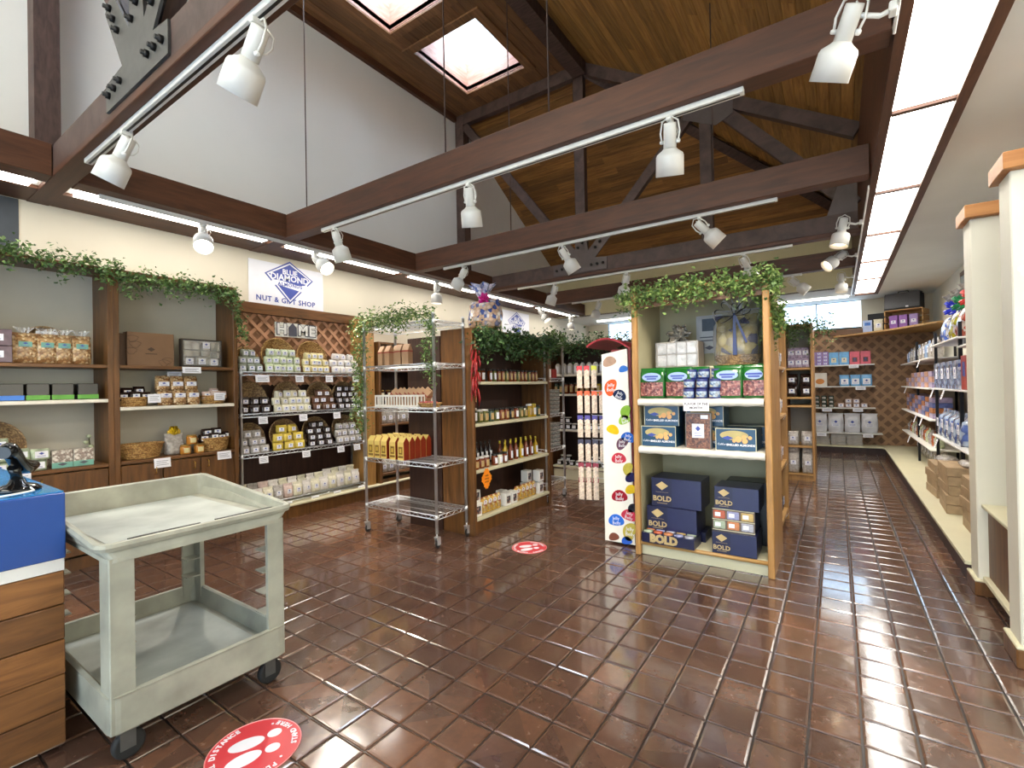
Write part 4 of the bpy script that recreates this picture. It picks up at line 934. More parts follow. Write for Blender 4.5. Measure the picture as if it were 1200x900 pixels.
def jar(label, group, loc, r, h, content, lid, lm=M_PAPER, name='jar', cat='jar', rz=0, neck=None, lw=None):
    def body():
        if neck: return B().lathe([(r*.9, 0), (r, .004), (r, h*neck), (r*.85, h*(neck+.06)), (r*.36, h*(neck+.18)), (r*.34, h*.93)], 14)
        return B().lathe([(r*.9, 0), (r, .004), (r, h*.78), (r*.86, h*.84), (r*.84, h*.88)], 14)
    def cap():
        if neck: return B().lathe([(r*.42, h*.86), (r*.42, h), (.001, h)], 10)
        return B().lathe([(r*.93, h*.85), (r*.95, h*.99), (.001, h)], 14)
    lw = lw or r*1.3; z0, z1 = (h*.12, h*neck*.9) if neck else (h*.16, h*.68)
    def wrap():
        b = B(); A_ = math.asin(min(.97, lw/2/r))
        return b.grid(lambda u, v: ((r+.0008)*math.sin(-A_+2*A_*u), -(r+.0008)*math.cos(-A_+2*A_*u), z0+(z1-z0)*v), 6, 1)
    key = (r, h, neck)
    return put(name, cat, label, group, loc, rz, [('glass', ('jb', key, content.name), body, content), ('lid', ('jl', key, lid.name), cap, lid), ('label', ('jw', key, lw, lm.name), wrap, lm)])
def basket(label, loc, rz, rx, ry, h, mat=M_WICKER, group='wicker baskets', rot=None, rim=.008):
    t = thing('wicker_basket', label, 'basket', loc, rz, group, rot)
    b = B(); rows = max(4, int(h/.012))
    for k in range(rows):
        u = k/(rows-1); f = .8+.2*u
        b.tube([(rx*f*(1+.012*(1 if (i+k) % 2 else -1))*math.cos(i*2*PI/36), ry*f*(1+.012*(1 if (i+k) % 2 else -1))*math.sin(i*2*PI/36), .006+u*h) for i in range(36)], .006, 5, closed=True)
    b.lathe([(.001, .0), (rx*.8, .002), (rx*.8, .01), (.001, .01)], 24, sy=ry/rx)
    b.lathe([(rx*.79, .006), (rx*.97, h)], 24, sy=ry/rx)
    obj('weave', b, mat, t)
    obj('rim', B().tube([(rx*1.01*math.cos(i*2*PI/36), ry*1.01*math.sin(i*2*PI/36), h+.006) for i in range(36)], rim, 6, closed=True), mat, t)
    return t
# ---------------------------------------------------------------- goods: left wall bookcases
C_NUT = speckle('nut_mix', 'C29C6C', 'E6CFA6', '946A42', scale=55, rough=.25)
C_CREAM = plain('cream_candy', 'D8D2BA', .25, var=.15, scale=40, bump=.3)
C_GREENC = plain('pale_green_candy', 'C4CCA8', .25, var=.25, scale=30, bump=.3)
C_YELL = plain('yellow_candy', 'C8B048', .25, var=.25, scale=30, bump=.3)
C_CREAMY = plain('warm_cream_candy', 'D6C894', .25, var=.2, scale=30, bump=.3)
C_PINK = plain('pinkish_candy', 'C8B0A8', .25, var=.2, scale=30, bump=.3)
C_WHITEC = plain('white_candy', 'DAD4CE', .22, var=.12, scale=40, bump=.3)
C_DARK = plain('dark_chocolate', '2A1C18', .22, var=.4, scale=30, bump=.3)
C_BROWN = plain('milk_chocolate', '5A3A28', .22, var=.3, scale=30, bump=.3)
C_GREY = plain('silvery_film', 'A8A29C', .18, var=.35, scale=35, bump=.4)
C_KRAFT = plain('kraft_card', '7E5E42', .6, var=.05)
C_TEAL = plain('teal_band', '6FA898', .4); C_GRN = plain('green_band', '5A9A3A', .4); C_BLU = plain('blue_band', '3A74C8', .4)
M_BOXB = plain('near_black_card', '181618', .35)
M_CANDYV = speckle('window_candy', '6A5A50', 'C8BFB4', '3C3430', scale=40, rough=.15)
w3 = ['first', 'second', 'third', 'fourth', 'fifth', 'sixth', 'seventh', 'eighth']
P = fA.P
for k, (x, w) in enumerate(((-.01, .15), (.115, .13), (.215, .11), (.325, .125))):
    nb_ = bag('clear bag of mixed nuts, %s from left on the leftmost bookcase top shelf' % w3[k], 'clear bags of mixed nuts', P(x, .1, 1.677), LEFT, C_NUT, w, .09, .235, .075, .04, .62, name='nut_bag', cat='nut bag', lm=C_TEAL, seal=.14)
    link('film_top', cached('filmtop', 'film_top', lambda: ruffle(.025, .055, .05), M_FILM), nb_, (0, 0, .228))
def ring_basket(label, fr, x, y, z, r, depth=.14, lean=-1.25, mat=M_WICKERD):
    """round shallow basket tipped on its side, its mouth towards the aisle"""
    t = thing('round_basket', label, 'basket', fr.P(x, y, z+r*.97), fr.rz, 'round baskets tipped on their side', rot=(PI/2-.16, 0, fr.rz))
    b = B().lathe([(r*.72, -depth), (r*.74, -depth), (r*.97, 0), (r, .004), (r*.955, 0), (r*.70, -depth+.01), (.001, -depth+.01)], 36)
    obj('bowl', b, mat, t); obj('rim', B().tube([(r*math.cos(i*PI/20), r*math.sin(i*PI/20), .0) for i in range(40)], .009, 6, closed=True), mat, t)
    return t
ring_basket('dark round basket standing behind the nut bags', fA, .13, .2, 1.677, .155, .1)
price_card('white card standing on the dark basket above the nut bags', fA, .13, 1.94, .13, .055, y=.15, tilt=0)
# gift trays at the far left
for k in range(2):
    for j in range(2):
        carton('wrapped purple candy assortment at the far left, %s, %s' % (['lower layer', 'upper layer'][k], ['outer', 'inner'][j]), 'purple candy assortments', P(-.34+j*.17, .1, 1.677+k*.125), LEFT, .16, .2, .12, plain('purple_wrap', '5A4450', .2, var=.3, scale=20), front=(.07, .05, M_PAPER, .06))
rb_ = put('red_bow', 'bow', 'shiny red gift bow on top of the purple assortments', None, P(-.24, .1, 1.928), LEFT, [('loops', 'redbow', lambda: (lambda b: [b.tube([(0, 0, 0), (.035*math.cos(a), .035*math.sin(a), .03*s), (.055*math.cos(a), .055*math.sin(a), .055*s), (.02*math.cos(a), .02*math.sin(a), .05*s), (0, 0, .01)], .007, 5) for a in [i*PI/4 for i in range(8)] for s in (.7, 1.2)] and b)(B()), plain('red_ribbon', 'B81424', .2))])
for k, x in enumerate((-.28, -.09, .055, .20, .355)):
    m = C_BLU if k < 2 else C_GRN
    t = carton('black boxed candy with clear lid and %s band, %s from left on the white shelf' % ('blue' if k < 2 else 'green', w3[k]), 'clear lidded candy boxes', P(x, .14, 1.387), LEFT, .135, .2, .035, M_BOXB, extra=[
        ('window', 'cbw', lambda: bx(-.066, .066, -.098, .098, .035, .13, ch=.004), M_CANDYV if False else plain('smoky_clear_lid', '1C1A1A', .2, var=.5, scale=8)),
        ('band', 'cbb'+m.name, lambda: bx(-.0675, .0675, -.1015, -.1, .004, .04), m)])
ring_basket('large dark round basket standing behind the green candy packs', fA, -.19, .2, .842, .2, .12)
for r_ in range(3):
    for c in range(3 if r_ < 2 else 2):
        bag('green and white candy pack in the large basket, %s row up, %s from left' % (w3[r_], w3[c]), 'green and white candy packs', P(-.27+c*.115, .1, .842+r_*.088), LEFT, plain('green_white_pack', 'A9B49A', .2, var=.4, scale=18, bump=.3), .108, .09, .088, .07, .045, .5, seal=.05)
for r_ in range(2): bag('green and white candy pack right of the large basket, %s layer' % ['lower', 'upper'][r_], 'green and white candy packs', P(.045+.02*r_, .06, .842+r_*.082), LEFT, MATS['green_white_pack'], .11, .09, .085, .075, .05, .5, seal=.05)
for k, x in enumerate((.19, .32)):
    carton('clear box of pale candy with teal band, %s of two on the counter' % ['left', 'right'][k], 'teal banded candy boxes', P(x, .1, .842), LEFT, .125, .13, .14, speckle('pale_nougat', '9A8A80', 'D8CFC4', scale=60, rough=.15), extra=[('band', 'tealb', lambda: bx(-.0635, .0635, -.067, -.065, .001, .045), C_TEAL), ('seal_mark', 'tealm', lambda: B().prism([(-.03, .03), (0, .042), (.03, .03), (0, .018)], 'y', -.068, -.067), M_INK)])
put('ornament', 'ornament', 'small pale flower ornament in the corner of the leftmost bookcase', None, P(.42, .3, .842), LEFT, [('stalk', 'ostalk', lambda: B().tube([(0, 0, 0), (.01, 0, .12), (0, 0, .22)], .005, 5), plain('moss', '5A5A38', .7)), ('blooms', 'oblm', lambda: (lambda b: [b.lathe([(.001, z-.02), (.02, z-.005), (.018, z+.01), (.001, z+.018)], 8, (x, 0, 0)) for x, z in ((0, .22), (-.02, .17), (.015, .13))] and b)(B()), C_GREENC)])

# kraft box bookcase
P = fB.P
carton('large plain kraft gift box standing on the top shelf', None, P(-.215, .12, 1.677), LEFT, .36, .1, .30, C_KRAFT, name='gift_box', cat='gift box', extra=[('print', 'kraftp', lambda: (lambda b: [b.prism([(x-.03, z), (x, z+.02), (x+.03, z), (x, z-.02)], 'y', -.0515, -.05) for x, z in ((0, .15),)] and [b.box(-.045, .045, -.0515, -.05, .105, .112)] and [b.tube([(x+.04*math.cos(a)*(1+.3*math.sin(3*a)), -.0505, z+.03*math.sin(a)) for a in [i*PI/6 for i in range(12)]], .0015, 4, closed=True) for x, z in ((-.14, .24), (-.12, .19), (-.15, .13), (.13, .05), (.1, .03))] and b)(B()), plain('kraft_print', '4A3626', .6))])
carton('narrow dark kraft box behind the large kraft box', None, P(-.42, .17, 1.677), LEFT, .06, .12, .285, plain('dark_kraft', '5A402C', .6))
ft_ = put('gift_tray', 'gift box', 'framed gift tray of assorted nut tins behind clear film', None, P(.21, .1, 1.677), LEFT, [
    ('frame', 'gtf', lambda: B().box(-.18, .18, -.03, .03, 0, .012).box(-.18, .18, -.03, .03, .258, .27).box(-.18, -.168, -.03, .03, .012, .258).box(.168, .18, -.03, .03, .012, .258), plain('dark_tray', '3A3028', .4)),
    ('packets', 'gtp', lambda: (lambda b: [b.box(x-w/2, x+w/2, -.02, .02, z, z+h, ch=.008) for x, z, w, h in ((-.11, .02, .09, .07), (0, .02, .09, .075), (.11, .02, .09, .06), (-.09, .1, .14, .06), (-.09, .165, .14, .085), (.04, .11, .08, .05), (.04, .165, .07, .08), (.125, .09, .07, .06), (.125, .16, .08, .09))] and b)(B()), speckle('assorted_packets', 'B8AE9C', 'D8CFC0', '8E8A78', scale=14, rough=.3)),
    ('label', 'gtl', lambda: lab_mesh(.065, .06), [M_PAPER, M_BLUEINK], (.04, -.021, .215)), ('label', 'gtl', None, None, (-.11, -.021, .055)), ('label', 'gtl', None, None, (0, -.021, .055)), ('label', 'gtl', None, None, (.11, -.021, .05)),
    ('film', 'gtg', lambda: bx(-.168, .168, -.028, -.026, .012, .258), M_FILM)])
price_card('white card hanging under the kraft box shelf', fB, .08, 1.67, .16, .06)
basket('small wicker basket of dark wrapped bags at the left of the middle shelf', P(-.34, .12, 1.312), LEFT, .12, .09, .07)
for k, (x, y, z) in enumerate(((-.42, .1, 1.36), (-.34, .07, 1.365), (-.26, .1, 1.36), (-.38, .15, 1.40), (-.29, .15, 1.41))):
    bag('black wrapped candy bag in the left small basket, %s of five from left' % w3[k], 'black wrapped candy bags', P(x, y, z), LEFT, C_DARK, .09, .06, .08, .05, .035, .5, seal=.1)
ring_basket('round basket standing behind the stacked nut bags on the middle shelf', fB, .02, .22, 1.312, .15, .1)
for r_ in range(2):
    for c in range(3):
        bag('small nut bag, %s row, %s from left on the middle shelf' % (['lower', 'upper'][r_], w3[c]), 'small nut bags', P(-.115+c*.115, .07+.05*r_, 1.312+.125*r_), LEFT, C_NUT, .115, .08, .15 if r_ else .135, .085, .04, .68 if not r_ else .5, name='nut_bag', cat='nut bag', seal=.06)
price_card('small grey card standing behind the stacked nut bags', fB, .0, 1.63, .12, .06, y=.16, tilt=0)
basket('small wicker basket of pink wrapped bags at the right of the middle shelf', P(.32, .12, 1.312), LEFT, .12, .09, .07)
for k, (x, y, z) in enumerate(((.25, .1, 1.36), (.33, .08, 1.365), (.4, .11, 1.36), (.34, .15, 1.39))):
    bag('pale pink candy bag in the right small basket, %s from left' % w3[k], 'pale pink candy bags', P(x, y, z), LEFT, C_PINK, .085, .06, .075, .05, .04, .5, seal=.1)
price_card('white card clipped to the small basket of black bags', fB, -.22, 1.42, .1, .08, y=-.0, tilt=0); price_card('white card clipped to the small basket of pink bags', fB, .33, 1.42, .1, .075, y=-.0, tilt=0)
basket('empty oval wicker tray basket on the bookcase counter', P(-.28, .14, .842), LEFT, .17, .11, .12)
gb = put('gift_bag', 'gift bag', 'cellophane gift bag with yellow ribbon on the bookcase counter', None, P(-.02, .14, .842), LEFT, [
    ('bag', 'ygb', lambda: pouch(.16, .1, .2, .25, seed=5), C_GREY), ('ribbon', 'ygr', lambda: (lambda b: [b.tube([(0, 0, .19), (.05*math.cos(a), .035*math.sin(a), .22+.02*math.sin(2*a)), (.03*math.cos(a), .02*math.sin(a), .26), (0, 0, .2)], .010, 6) for a in [i*PI/5 for i in range(10)]] and b)(B()), plain('yellow_ribbon', 'E0B81C', .3))])
LIDG = plain('gold_lid', '9A7838', .35, .6); HONEY = plain('honey_content', 'B87A30', .12, var=.2)
for k, (x, y, z) in enumerate(((.04, .05, .842), (.16, .05, .842), (.05, .1, .93), (.13, .1, .93))):
    if k == 2: z = .842; y = .13
    if k == 3: x, y, z = .1, .06, .932
    jar('squat gold lidded nut butter jar, %s' % ['front left of the cluster', 'front right of the cluster', 'behind the cluster', 'stacked on top'][k], 'gold lidded jars on the counter', P(x, y, z), .045 if k != 3 else .045, .088, HONEY, LIDG, C_CREAMY, rz=LEFT, lw=.05)
basket('wicker basket piled with dark wrapped bags on the bookcase counter', P(.32, .12, .842), LEFT, .145, .1, .12)
for k, (x, y, z) in enumerate(((.22, .1, .93), (.3, .07, .94), (.38, .1, .93), (.27, .15, .98), (.36, .15, .985), (.43, .14, .94))):
    bag('dark wrapped candy bag heaped in the counter basket, %s piece' % w3[k], 'dark bags in the counter basket', P(x, y, z), LEFT, C_DARK, .095, .07, .08, .06, .045, .5, seal=.1)
price_card('white card hanging from the counter edge left of the cabinet handles', fB, -.17, .835, .13, .085); price_card('white card hanging from the counter edge right of the cabinet handles', fB, .36, .835, .13, .08)
price_card('white card on the counter edge of the leftmost bookcase', fA, -.06, .835, .12, .06)

# ---------------------------------------------------------------- goods: chrome shelving in the alcove
P = fC.P
lvl = [('top', 1.638), ('upper middle', 1.188), ('lower middle', .758)]
def heap(lname, z, bi, x0, x1, cols, rows, mat, colname, basketlab=True, h=.083, taper=True, y0=.045):
    cx = (x0+x1)/2; w = (x1-x0)/cols
    if basketlab: ring_basket('round basket tipped behind %s candy, %s along the %s alcove shelf' % (colname, w3[bi], lname), fC, cx, .14, z, min((x1-x0)*.56, .175) if lname != 'top' else min((x1-x0)*.56, .2), .09, mat=M_WICKER if lname == 'top' else M_WICKERD)
    for r_ in range(rows):
        n = cols-(1 if taper and r_ == rows-1 and rows > 2 else 0)
        for c in range(n):
            bag('%s candy bag, %s basket of %s alcove shelf, %s row up, %s from left' % (colname, w3[bi], lname, w3[r_], w3[c]), 'candy bags on the alcove shelving',
                P(x0+w*(c+.5)+(w/2 if n < cols else 0)+random.uniform(-.010, .010), y0+.028*r_+random.uniform(-.012, .012), z+r_*(h-.003)), LEFT+random.uniform(-.35, .35), mat, round(w*.97, 3), .065, h, .052, .042, .48, seal=.08)
z = lvl[0][1]
heap('top', z, 0, -.765, -.52, 3, 3, plain('grey_green_candy', '8E9484', .2, var=.5, scale=25, bump=.3), 'grey')
heap('top', z, 1, -.49, -.06, 5, 3, C_GREENC, 'pale green', h=.09); heap('top', z, 2, -.03, .32, 4, 3, C_CREAMY, 'buttery'); heap('top', z, 3, .34, .76, 4, 3, C_WHITEC, 'white', basketlab=False, h=.085)
z = lvl[1][1]
heap('second', z, 0, -.765, -.44, 3, 2, C_DARK, 'black', h=.09); heap('second', z, 1, -.40, .06, 5, 3, C_CREAM, 'cream'); heap('second', z, 2, .09, .40, 3, 3, C_BROWN, 'brown'); heap('second', z, 3, .43, .77, 4, 4, C_DARK, 'dark', h=.075)
z = lvl[2][1]
heap('third', z, 0, -.765, -.47, 3, 3, C_GREY, 'silvery', h=.085); heap('third', z, 1, -.40, -.04, 3, 3, C_YELL, 'yellow', h=.095); heap('third', z, 2, .02, .34, 3, 4, C_DARK, 'dark', h=.075); heap('third', z, 3, .40, .77, 4, 3, C_GREY, 'silvery')
for c in range(13):
    for r_ in range(2):
        bag('tall clear candy bag on the bottom alcove shelf, %s row, %s from left' % (['front', 'back'][r_], ordinal(c)), 'tall bags on the bottom alcove shelf', P(-.70+c*.115, .06+r_*.1, .213), LEFT+random.uniform(-.2, .2),
            [C_PINK, C_WHITEC, C_CREAM, C_GREY][(c+r_*2) % 4 if c < 5 else 1+(c+r_) % 2], .11, .08, .16+.05*r_+.02*(c > 8), .05, .05, .45, seal=.2)
for lname, zz, xs in (('top', 1.60, (-.55, -.12, .27, .66)), ('second', 1.15, (-.55, -.08, .37, .72)), ('third', .725, (-.55, -.05, .42, .66)), ('bottom', .18, (-.28, .06, .36, .72))):
    for k, x in enumerate(xs): price_card('white price card on the %s shelf edge of the alcove, %s from left' % (lname, w3[k]), fC, x, zz, .15 if lname == 'top' and k == 0 else .1, .075, y=-.016)
# wall bookcase seen through the chrome rack
P = fD.P
for si, (zs_, nn_) in enumerate(((1.702, 4), (1.302, 4), (.952, 5), (.282, 5))):
    for k in range(nn_):
        if si in (0, 1): jar('small dark jar behind the chrome rack, %s shelf, %s from left' % (['top', 'second'][si], w3[k]), 'jars behind the chrome rack', P(-.34+k*.11, .08, zs_), .035, .11, plain('dark_jam', '3A1A14', .1), LIDG, C_CREAM, rz=LEFT)
        else: bag('silvery bag behind the chrome rack, %s shelf, %s from left' % (['third', 'bottom'][si-2], w3[k]), 'silvery bags behind the chrome rack', P(-.34+k*.12, .08, zs_), LEFT, C_GREY, .115, .08, .2, .06, .06, .4)

# ---------------------------------------------------------------- goods: chrome rack on casters
P = fW.P
M_KBAG = plain('kraft_paper_bag', 'A07C5C', .65, var=.08); M_REDC = plain('red_tie', '8E2018', .5)
def kbag(label, loc, rz=0, rot=None, h=.21):
    return put('kraft_bag', 'paper bag', label, 'red banded kraft bags', loc, rz, [
        ('bag', ('kb', h), lambda: B().prism([(-.035, 0), (.035, 0), (.035, h*.72), (.004, h), (-.004, h), (-.035, h*.72)], 'x', -.038, .038), M_KBAG),
        ('band', ('kbb', h), lambda: bx(-.0385, .0385, -.0365, .0365, h*.64, h*.69), M_REDC)], rot)
for k, x in enumerate((-.385, -.285, -.225, -.135, -.03)): kbag('kraft paper bag with red band, %s from left on the rack upper shelf' % w3[k], P(x, .16+.05*(k == 2), 1.652), .08*(k-2))
wb_ = thing('plastic_basket', 'white slotted plastic basket of slanted kraft bags on the chrome rack', 'basket', P(-.12, .2, 1.247))
b = B()
for s in (-1, 1):
    b.box(-.3, .3, s*.12-.004, s*.12+.004, .1, .118); b.box(-.3, .3, s*.12-.004, s*.12+.004, 0, .02)
    for k in range(16): b.box(-.3+k*.039, -.286+k*.039, s*.12-.003, s*.12+.003, .02, .1)
    b.box(s*.3-.004, s*.3+.004, -.12, .12, .1, .118); b.box(s*.3-.004, s*.3+.004, -.12, .12, 0, .02)
    for k in range(6): b.box(s*.3-.003, s*.3+.003, -.12+k*.045, -.106+k*.045, .02, .1)
b.box(-.296, .296, -.116, .116, 0, .004); obj('basket', b, plain('white_plastic', 'DCD8CE', .4), wb_)
for k in range(8): kbag('slanted kraft bag in the white plastic basket, %s from left' % w3[k], P(-.33+k*.062, .2+.01*(k % 2), 1.255), 0, rot=(0, .62, 0), h=.2)
basket('small flat woven tray of red candies beside the white basket', P(.27, .15, 1.247), 0, .12, .09, .03)
for k in range(5): bag('red wrapped candy in the small woven tray, %s from left' % w3[k], 'red candies in the woven tray', P(.19+k*.04, .13+.03*(k % 2), 1.262), .3*k, plain('red_white_wrap', 'B04848', .3, var=.6, scale=40), .06, .05, .04, 0, seal=.1, name='candy_bag')
M_YEL = plain('yellow_card', 'D8BC6C', .4, var=.05); M_ORD = plain('burnt_orange_card', '8E2E14', .4, var=.08)
def coffee():
    b = B(); w, d, h = .043, .034, .215
    b.mi = 0; b.prism([(-d, 0), (d, 0), (d, h*.78), (0, h), (-d, h*.78)], 'x', -w+.001, w-.001)
    b.mi = 1; b.prism([(-d, 0), (d, 0), (d, h*.78), (0, h), (-d, h*.78)], 'x', w-.001, w+.0005).prism([(-d, 0), (d, 0), (d, h*.78), (0, h), (-d, h*.78)], 'x', -w-.0005, -w+.001)
    return b
def coffee_front():
    b = B(); b.mi = 0; b.box(-.03, .03, -.0352, -.034, .05, .13); b.mi = 1; b.box(-.025, .025, -.036, -.035, .055, .125).box(-.034, .034, -.0352, -.034, .02, .042); b.mi = 0; b.box(-.014, .014, -.037, -.036, .07, .11); return b
for j in range(5):
    for k in range(5):
        put('coffee_bag', 'coffee bag', 'yellow fronted orange sided coffee bag, %s column from left, %s row from front' % (w3[k], w3[j]), 'yellow coffee bags on the chrome rack',
            P(-.42+k*.095+(.03 if k > 2 else 0)+.02*(k > 3), .05+j*.075, .747), random.uniform(-.03, .03), [('bag', 'coffee', coffee, [M_YEL, M_ORD]), ('label', 'coffeef', coffee_front, [plain('mustard_print', 'C8A448', .4), plain('brown_print', '7A5A24', .4)])])

# ---------------------------------------------------------------- goods: dark island bookcase
P = fM.P
def gl(n, c, **k): return plain(n, c, .08, var=.2, **k)
G_OL = gl('olive_glass', '5A5A28'); G_AM = gl('amber_glass', '6E3214'); G_GR = gl('green_glass', '2E4434'); G_DK = gl('dark_glass', '180E0C'); G_YL = gl('yellow_oil', 'B09020')
L_BK = plain('black_lid', '141414', .35); L_YL = plain('yellow_cap', 'B8A42C', .35); L_WH = plain('white_lid', 'D8D6D0', .4); TAN = plain('tan_label', 'B89A68', .5)
for k in range(15):
    x = -.55+k*.075+(.06 if k > 1 else 0)
    if x > .68: break
    jar('small spice jar on the top shelf of the dark island bookcase, %s from left' % ordinal(k), 'spice jars on the top island shelf', P(x, .09, 1.482), .026 if k > 1 else .034, .13, G_AM if k % 3 else G_OL, L_BK, M_PAPER if k < 4 else TAN, rz=LEFT)
sp = [('5', G_GR, L_WH), ('a', G_OL, L_WH), ('a', G_OL, L_WH), ('b', G_GR, L_BK), ('c', G_OL, L_BK), ('d', G_AM, L_BK), ('d', G_AM, L_BK), ('d', G_DK, L_BK), ('d', G_AM, L_BK), ('e', G_OL, L_BK), ('e', G_OL, L_BK), ('f', G_YL, L_WH), ('f', G_YL, L_YL), ('g', G_GR, L_BK)]
for k, (_, c, l) in enumerate(sp):
    jar('sauce jar on the second shelf of the dark island bookcase, %s from left' % ordinal(k), 'sauce jars on the second island shelf', P(-.62+k*.093, .09, 1.072), .037, .13+.02*(k in (0, 11, 12)), c, l, TAN if k % 4 else M_PAPER, rz=LEFT)
for k in range(4): jar('dark bottle with white label, %s from left behind the third island shelf' % w3[k], 'dark bottles on the third island shelf', P(-.42+k*.075, .22, .622), .027, .235, G_DK, L_BK, M_PAPER, rz=LEFT, neck=.6, name='bottle', cat='bottle')
for k in range(14):
    jar('yellow necked sauce bottle, %s row, %s from left, third island shelf' % (['front', 'back'][k % 2], w3[k//2]), 'yellow necked bottles on the third island shelf', P(-.08+(k//2)*.105+.045*(k % 2), .1+.1*(k % 2), .622), .028, .21, G_AM if k % 3 else G_YL, L_YL, M_PAPER, rz=LEFT, neck=.55, name='bottle', cat='bottle')
for k in range(6):
    jar('preserve jar at the front of the third island shelf, %s from left' % w3[k], 'preserve jars on the third island shelf', P(-.64+k*.085+(.06 if k > 2 else 0), .06, .622), .036, .115, G_AM if k != 4 else C_CREAM, L_BK if k > 2 else L_WH, TAN if k < 3 else M_PAPER, rz=LEFT)
M_PIC = speckle('picture_print', '3A3A44', 'C8C0B8', '8A4A3A', scale=35, rough=.4, bump=0)
M_POUCHY = speckle('yellow_picture_pouch', 'D8A83C', 'E8D8A0', 'B05A2C', scale=40, rough=.3, bump=0)
bs = [(-.63, .05, 0), (-.60, .09, .125), (-.12, .05, 0), (-.0, .05, 0), (-.03, .16, 0), (.56, .05, 0), (.57, .05, .14), (.46, .16, 0), (.48, .16, .14)]
for k, (x, y, dz) in enumerate(bs):
    carton('white box with dark photo print, %s along the bottom of the island bookcase' % ordinal(k), 'white picture boxes on the bottom island shelf', P(x, y+.03, .162+dz), LEFT, .1, .09, .13 if dz == 0 or k > 4 else .12, M_WHITE, extra=[('picture', 'wpic', lambda: bx(-.03, .03, -.0465, -.045, .025, .1), M_PIC)])
for k, x in enumerate((-.5, -.42, -.34, -.26, .1, .2, .28, .36, .44)):
    put('food_pouch', 'pouch', 'yellow picture pouch on the bottom island shelf, %s from left' % ordinal(k), 'yellow pouches on the bottom island shelf', P(x, .08, .162), LEFT, [('pouch', 'ypouch', lambda: pouch(.08, .05, .16, .12, seed=3), M_POUCHY), ('label', 'ypl', lambda: lab_mesh(.05, .04), [M_PAPER, M_REDC], (0, -.026, .11))])
gbk = basket('wicker gift basket wrapped in patterned film with pink bow atop the island bookcase', (-3.0, 3.93, 2.004), 0, .17, .14, .08)
obj('contents', pouch(.36, .29, .29, .1, 18, .8, 4, .08).move(Matrix.Translation((0, 0, .03))), speckle('gift_wrap_pattern', 'C8A890', 'E0D8D0', '3C5090', scale=28, rough=.15), gbk)
obj('film_tuft', ruffle(.03, .14, .17).move(Matrix.Translation((-.03, 0, .31))), speckle('tuft_film', 'B8B8D0', 'E0DCE8', '5A6AA8', scale=40, rough=.1), gbk)
def pom(r0, z, n=9):
    b = B(); rr = random.Random(2)
    for k in range(26):
        a, e = rr.uniform(0, 2*PI), rr.uniform(-.9, 1.2); d = Vector((math.cos(a)*math.cos(e), math.sin(a)*math.cos(e), math.sin(e))); s_ = d.cross(Vector((.2, .3, 1))).normalized()*r0*.25
        b.tube([(0, 0, z), tuple(d*r0*.7+s_+Vector((0, 0, z))), tuple(d*r0+Vector((0, 0, z))), tuple(d*r0*.7-s_+Vector((0, 0, z))), (0, 0, z)], r0*.11, 4)
    return b
obj('bow', pom(.07, .32).move(Matrix.Translation((.03, -.04, 0))), plain('pink_ribbon', 'C81E82', .3), gbk)

# ---------------------------------------------------------------- goods: oak display case
P = fO.P
M_GPOUCH = plain('green_pouch', '175A20', .18, var=.3, scale=10); M_ALM = speckle('almond_window', '8A4A40', 'C08A78', '5E2A28', scale=75, rough=.2)
def gp_front():
    b = B(); b.mi = 0; b.box(-.095, .095, -.001, 0, .02, .115); b.mi = 1; b.disc(0, 0, 0, .07, .035, 20).bm.verts.ensure_lookup_table(); return b
def gpouch(label, x, y, w=.23, z=1.303):
    t = put('almond_pouch', 'pouch', label, 'green almond pouches', P(x, y, z), random.uniform(-.06, .06), [
        ('pouch', ('gp', w), lambda: pouch(w, .075, .255, .10, 16, seed=2, crumple=.03), M_GPOUCH),
        ('window', ('gpw', w), lambda: B().grid(lambda u, v: ((u-.5)*w*.86, -.0405-.003*math.sin(PI*u), .02+.115*v), 8, 3), M_ALM),
        ('emblem', ('gpe', w), lambda: B().prism([(.36*w*math.cos(a), .178+.036*math.sin(a)) for a in [i*PI/10 for i in range(20)]], 'y', -.044, -.037), plain('pale_blue_print', '9AB0D8', .3)),
        ('print', 'gpl', lambda: B().box(-.055, .055, -.0455, -.044, .176, .19).box(-.04, .04, -.0455, -.044, .158, .17), M_BLUEINK)])
    return t
for k, (x, y) in enumerate(((-.375, .09), (-.16, .09), (-.045, .17), (.215, .08), (.40, .08), (-.27, .19), (.31, .18))):
    gpouch(['green almond pouch at the far left of the display case', 'second green almond pouch from the left in the display case', 'green almond pouch tucked behind the tin stack', 'lighter green almond pouch right of the tins', 'rightmost green almond pouch in the display case', 'green almond pouch behind the two left ones', 'green almond pouch behind the two right ones'][k], x, y, .215 if k != 4 else .17)
M_TINB = plain('navy_tin', '26306E', .3, var=.1); M_TINL = speckle('tin_print', 'A8B8C8', 'D8D0A8', '4A6A9A', scale=45, rough=.3, bump=0)
for r_ in range(3):
    for c in range(3):
        put('almond_tin', 'tin', 'small navy almond tin in the display case stack, %s layer, %s from left' % (['bottom', 'middle', 'top'][r_], w3[c]), 'navy almond tins stacked in the display case', P(-.075+c*.098+.005*r_, .06+(.05 if r_ == 2 else 0), 1.303+r_*.078), 0, [
            ('tin', 'tinb', lambda: B().lathe([(.043, 0), (.045, .004), (.045, .07), (.043, .076), (.001, .076)], 18), M_TINB),
            ('label', 'tinl', lambda: B().grid(lambda u, v: (.0458*math.sin(-1.1+2.2*u), -.0458*math.cos(-1.1+2.2*u), .012+.044*v), 8, 1), M_TINL)])
        if r_ == 2: pass
for c in range(3): put('almond_tin', 'tin', 'navy almond tin supporting the back of the stack, %s layer' % w3[c], 'navy almond tins stacked in the display case', P(.023, .155, 1.303+c*.078), 0, [('tin', 'tinb', None, None)])
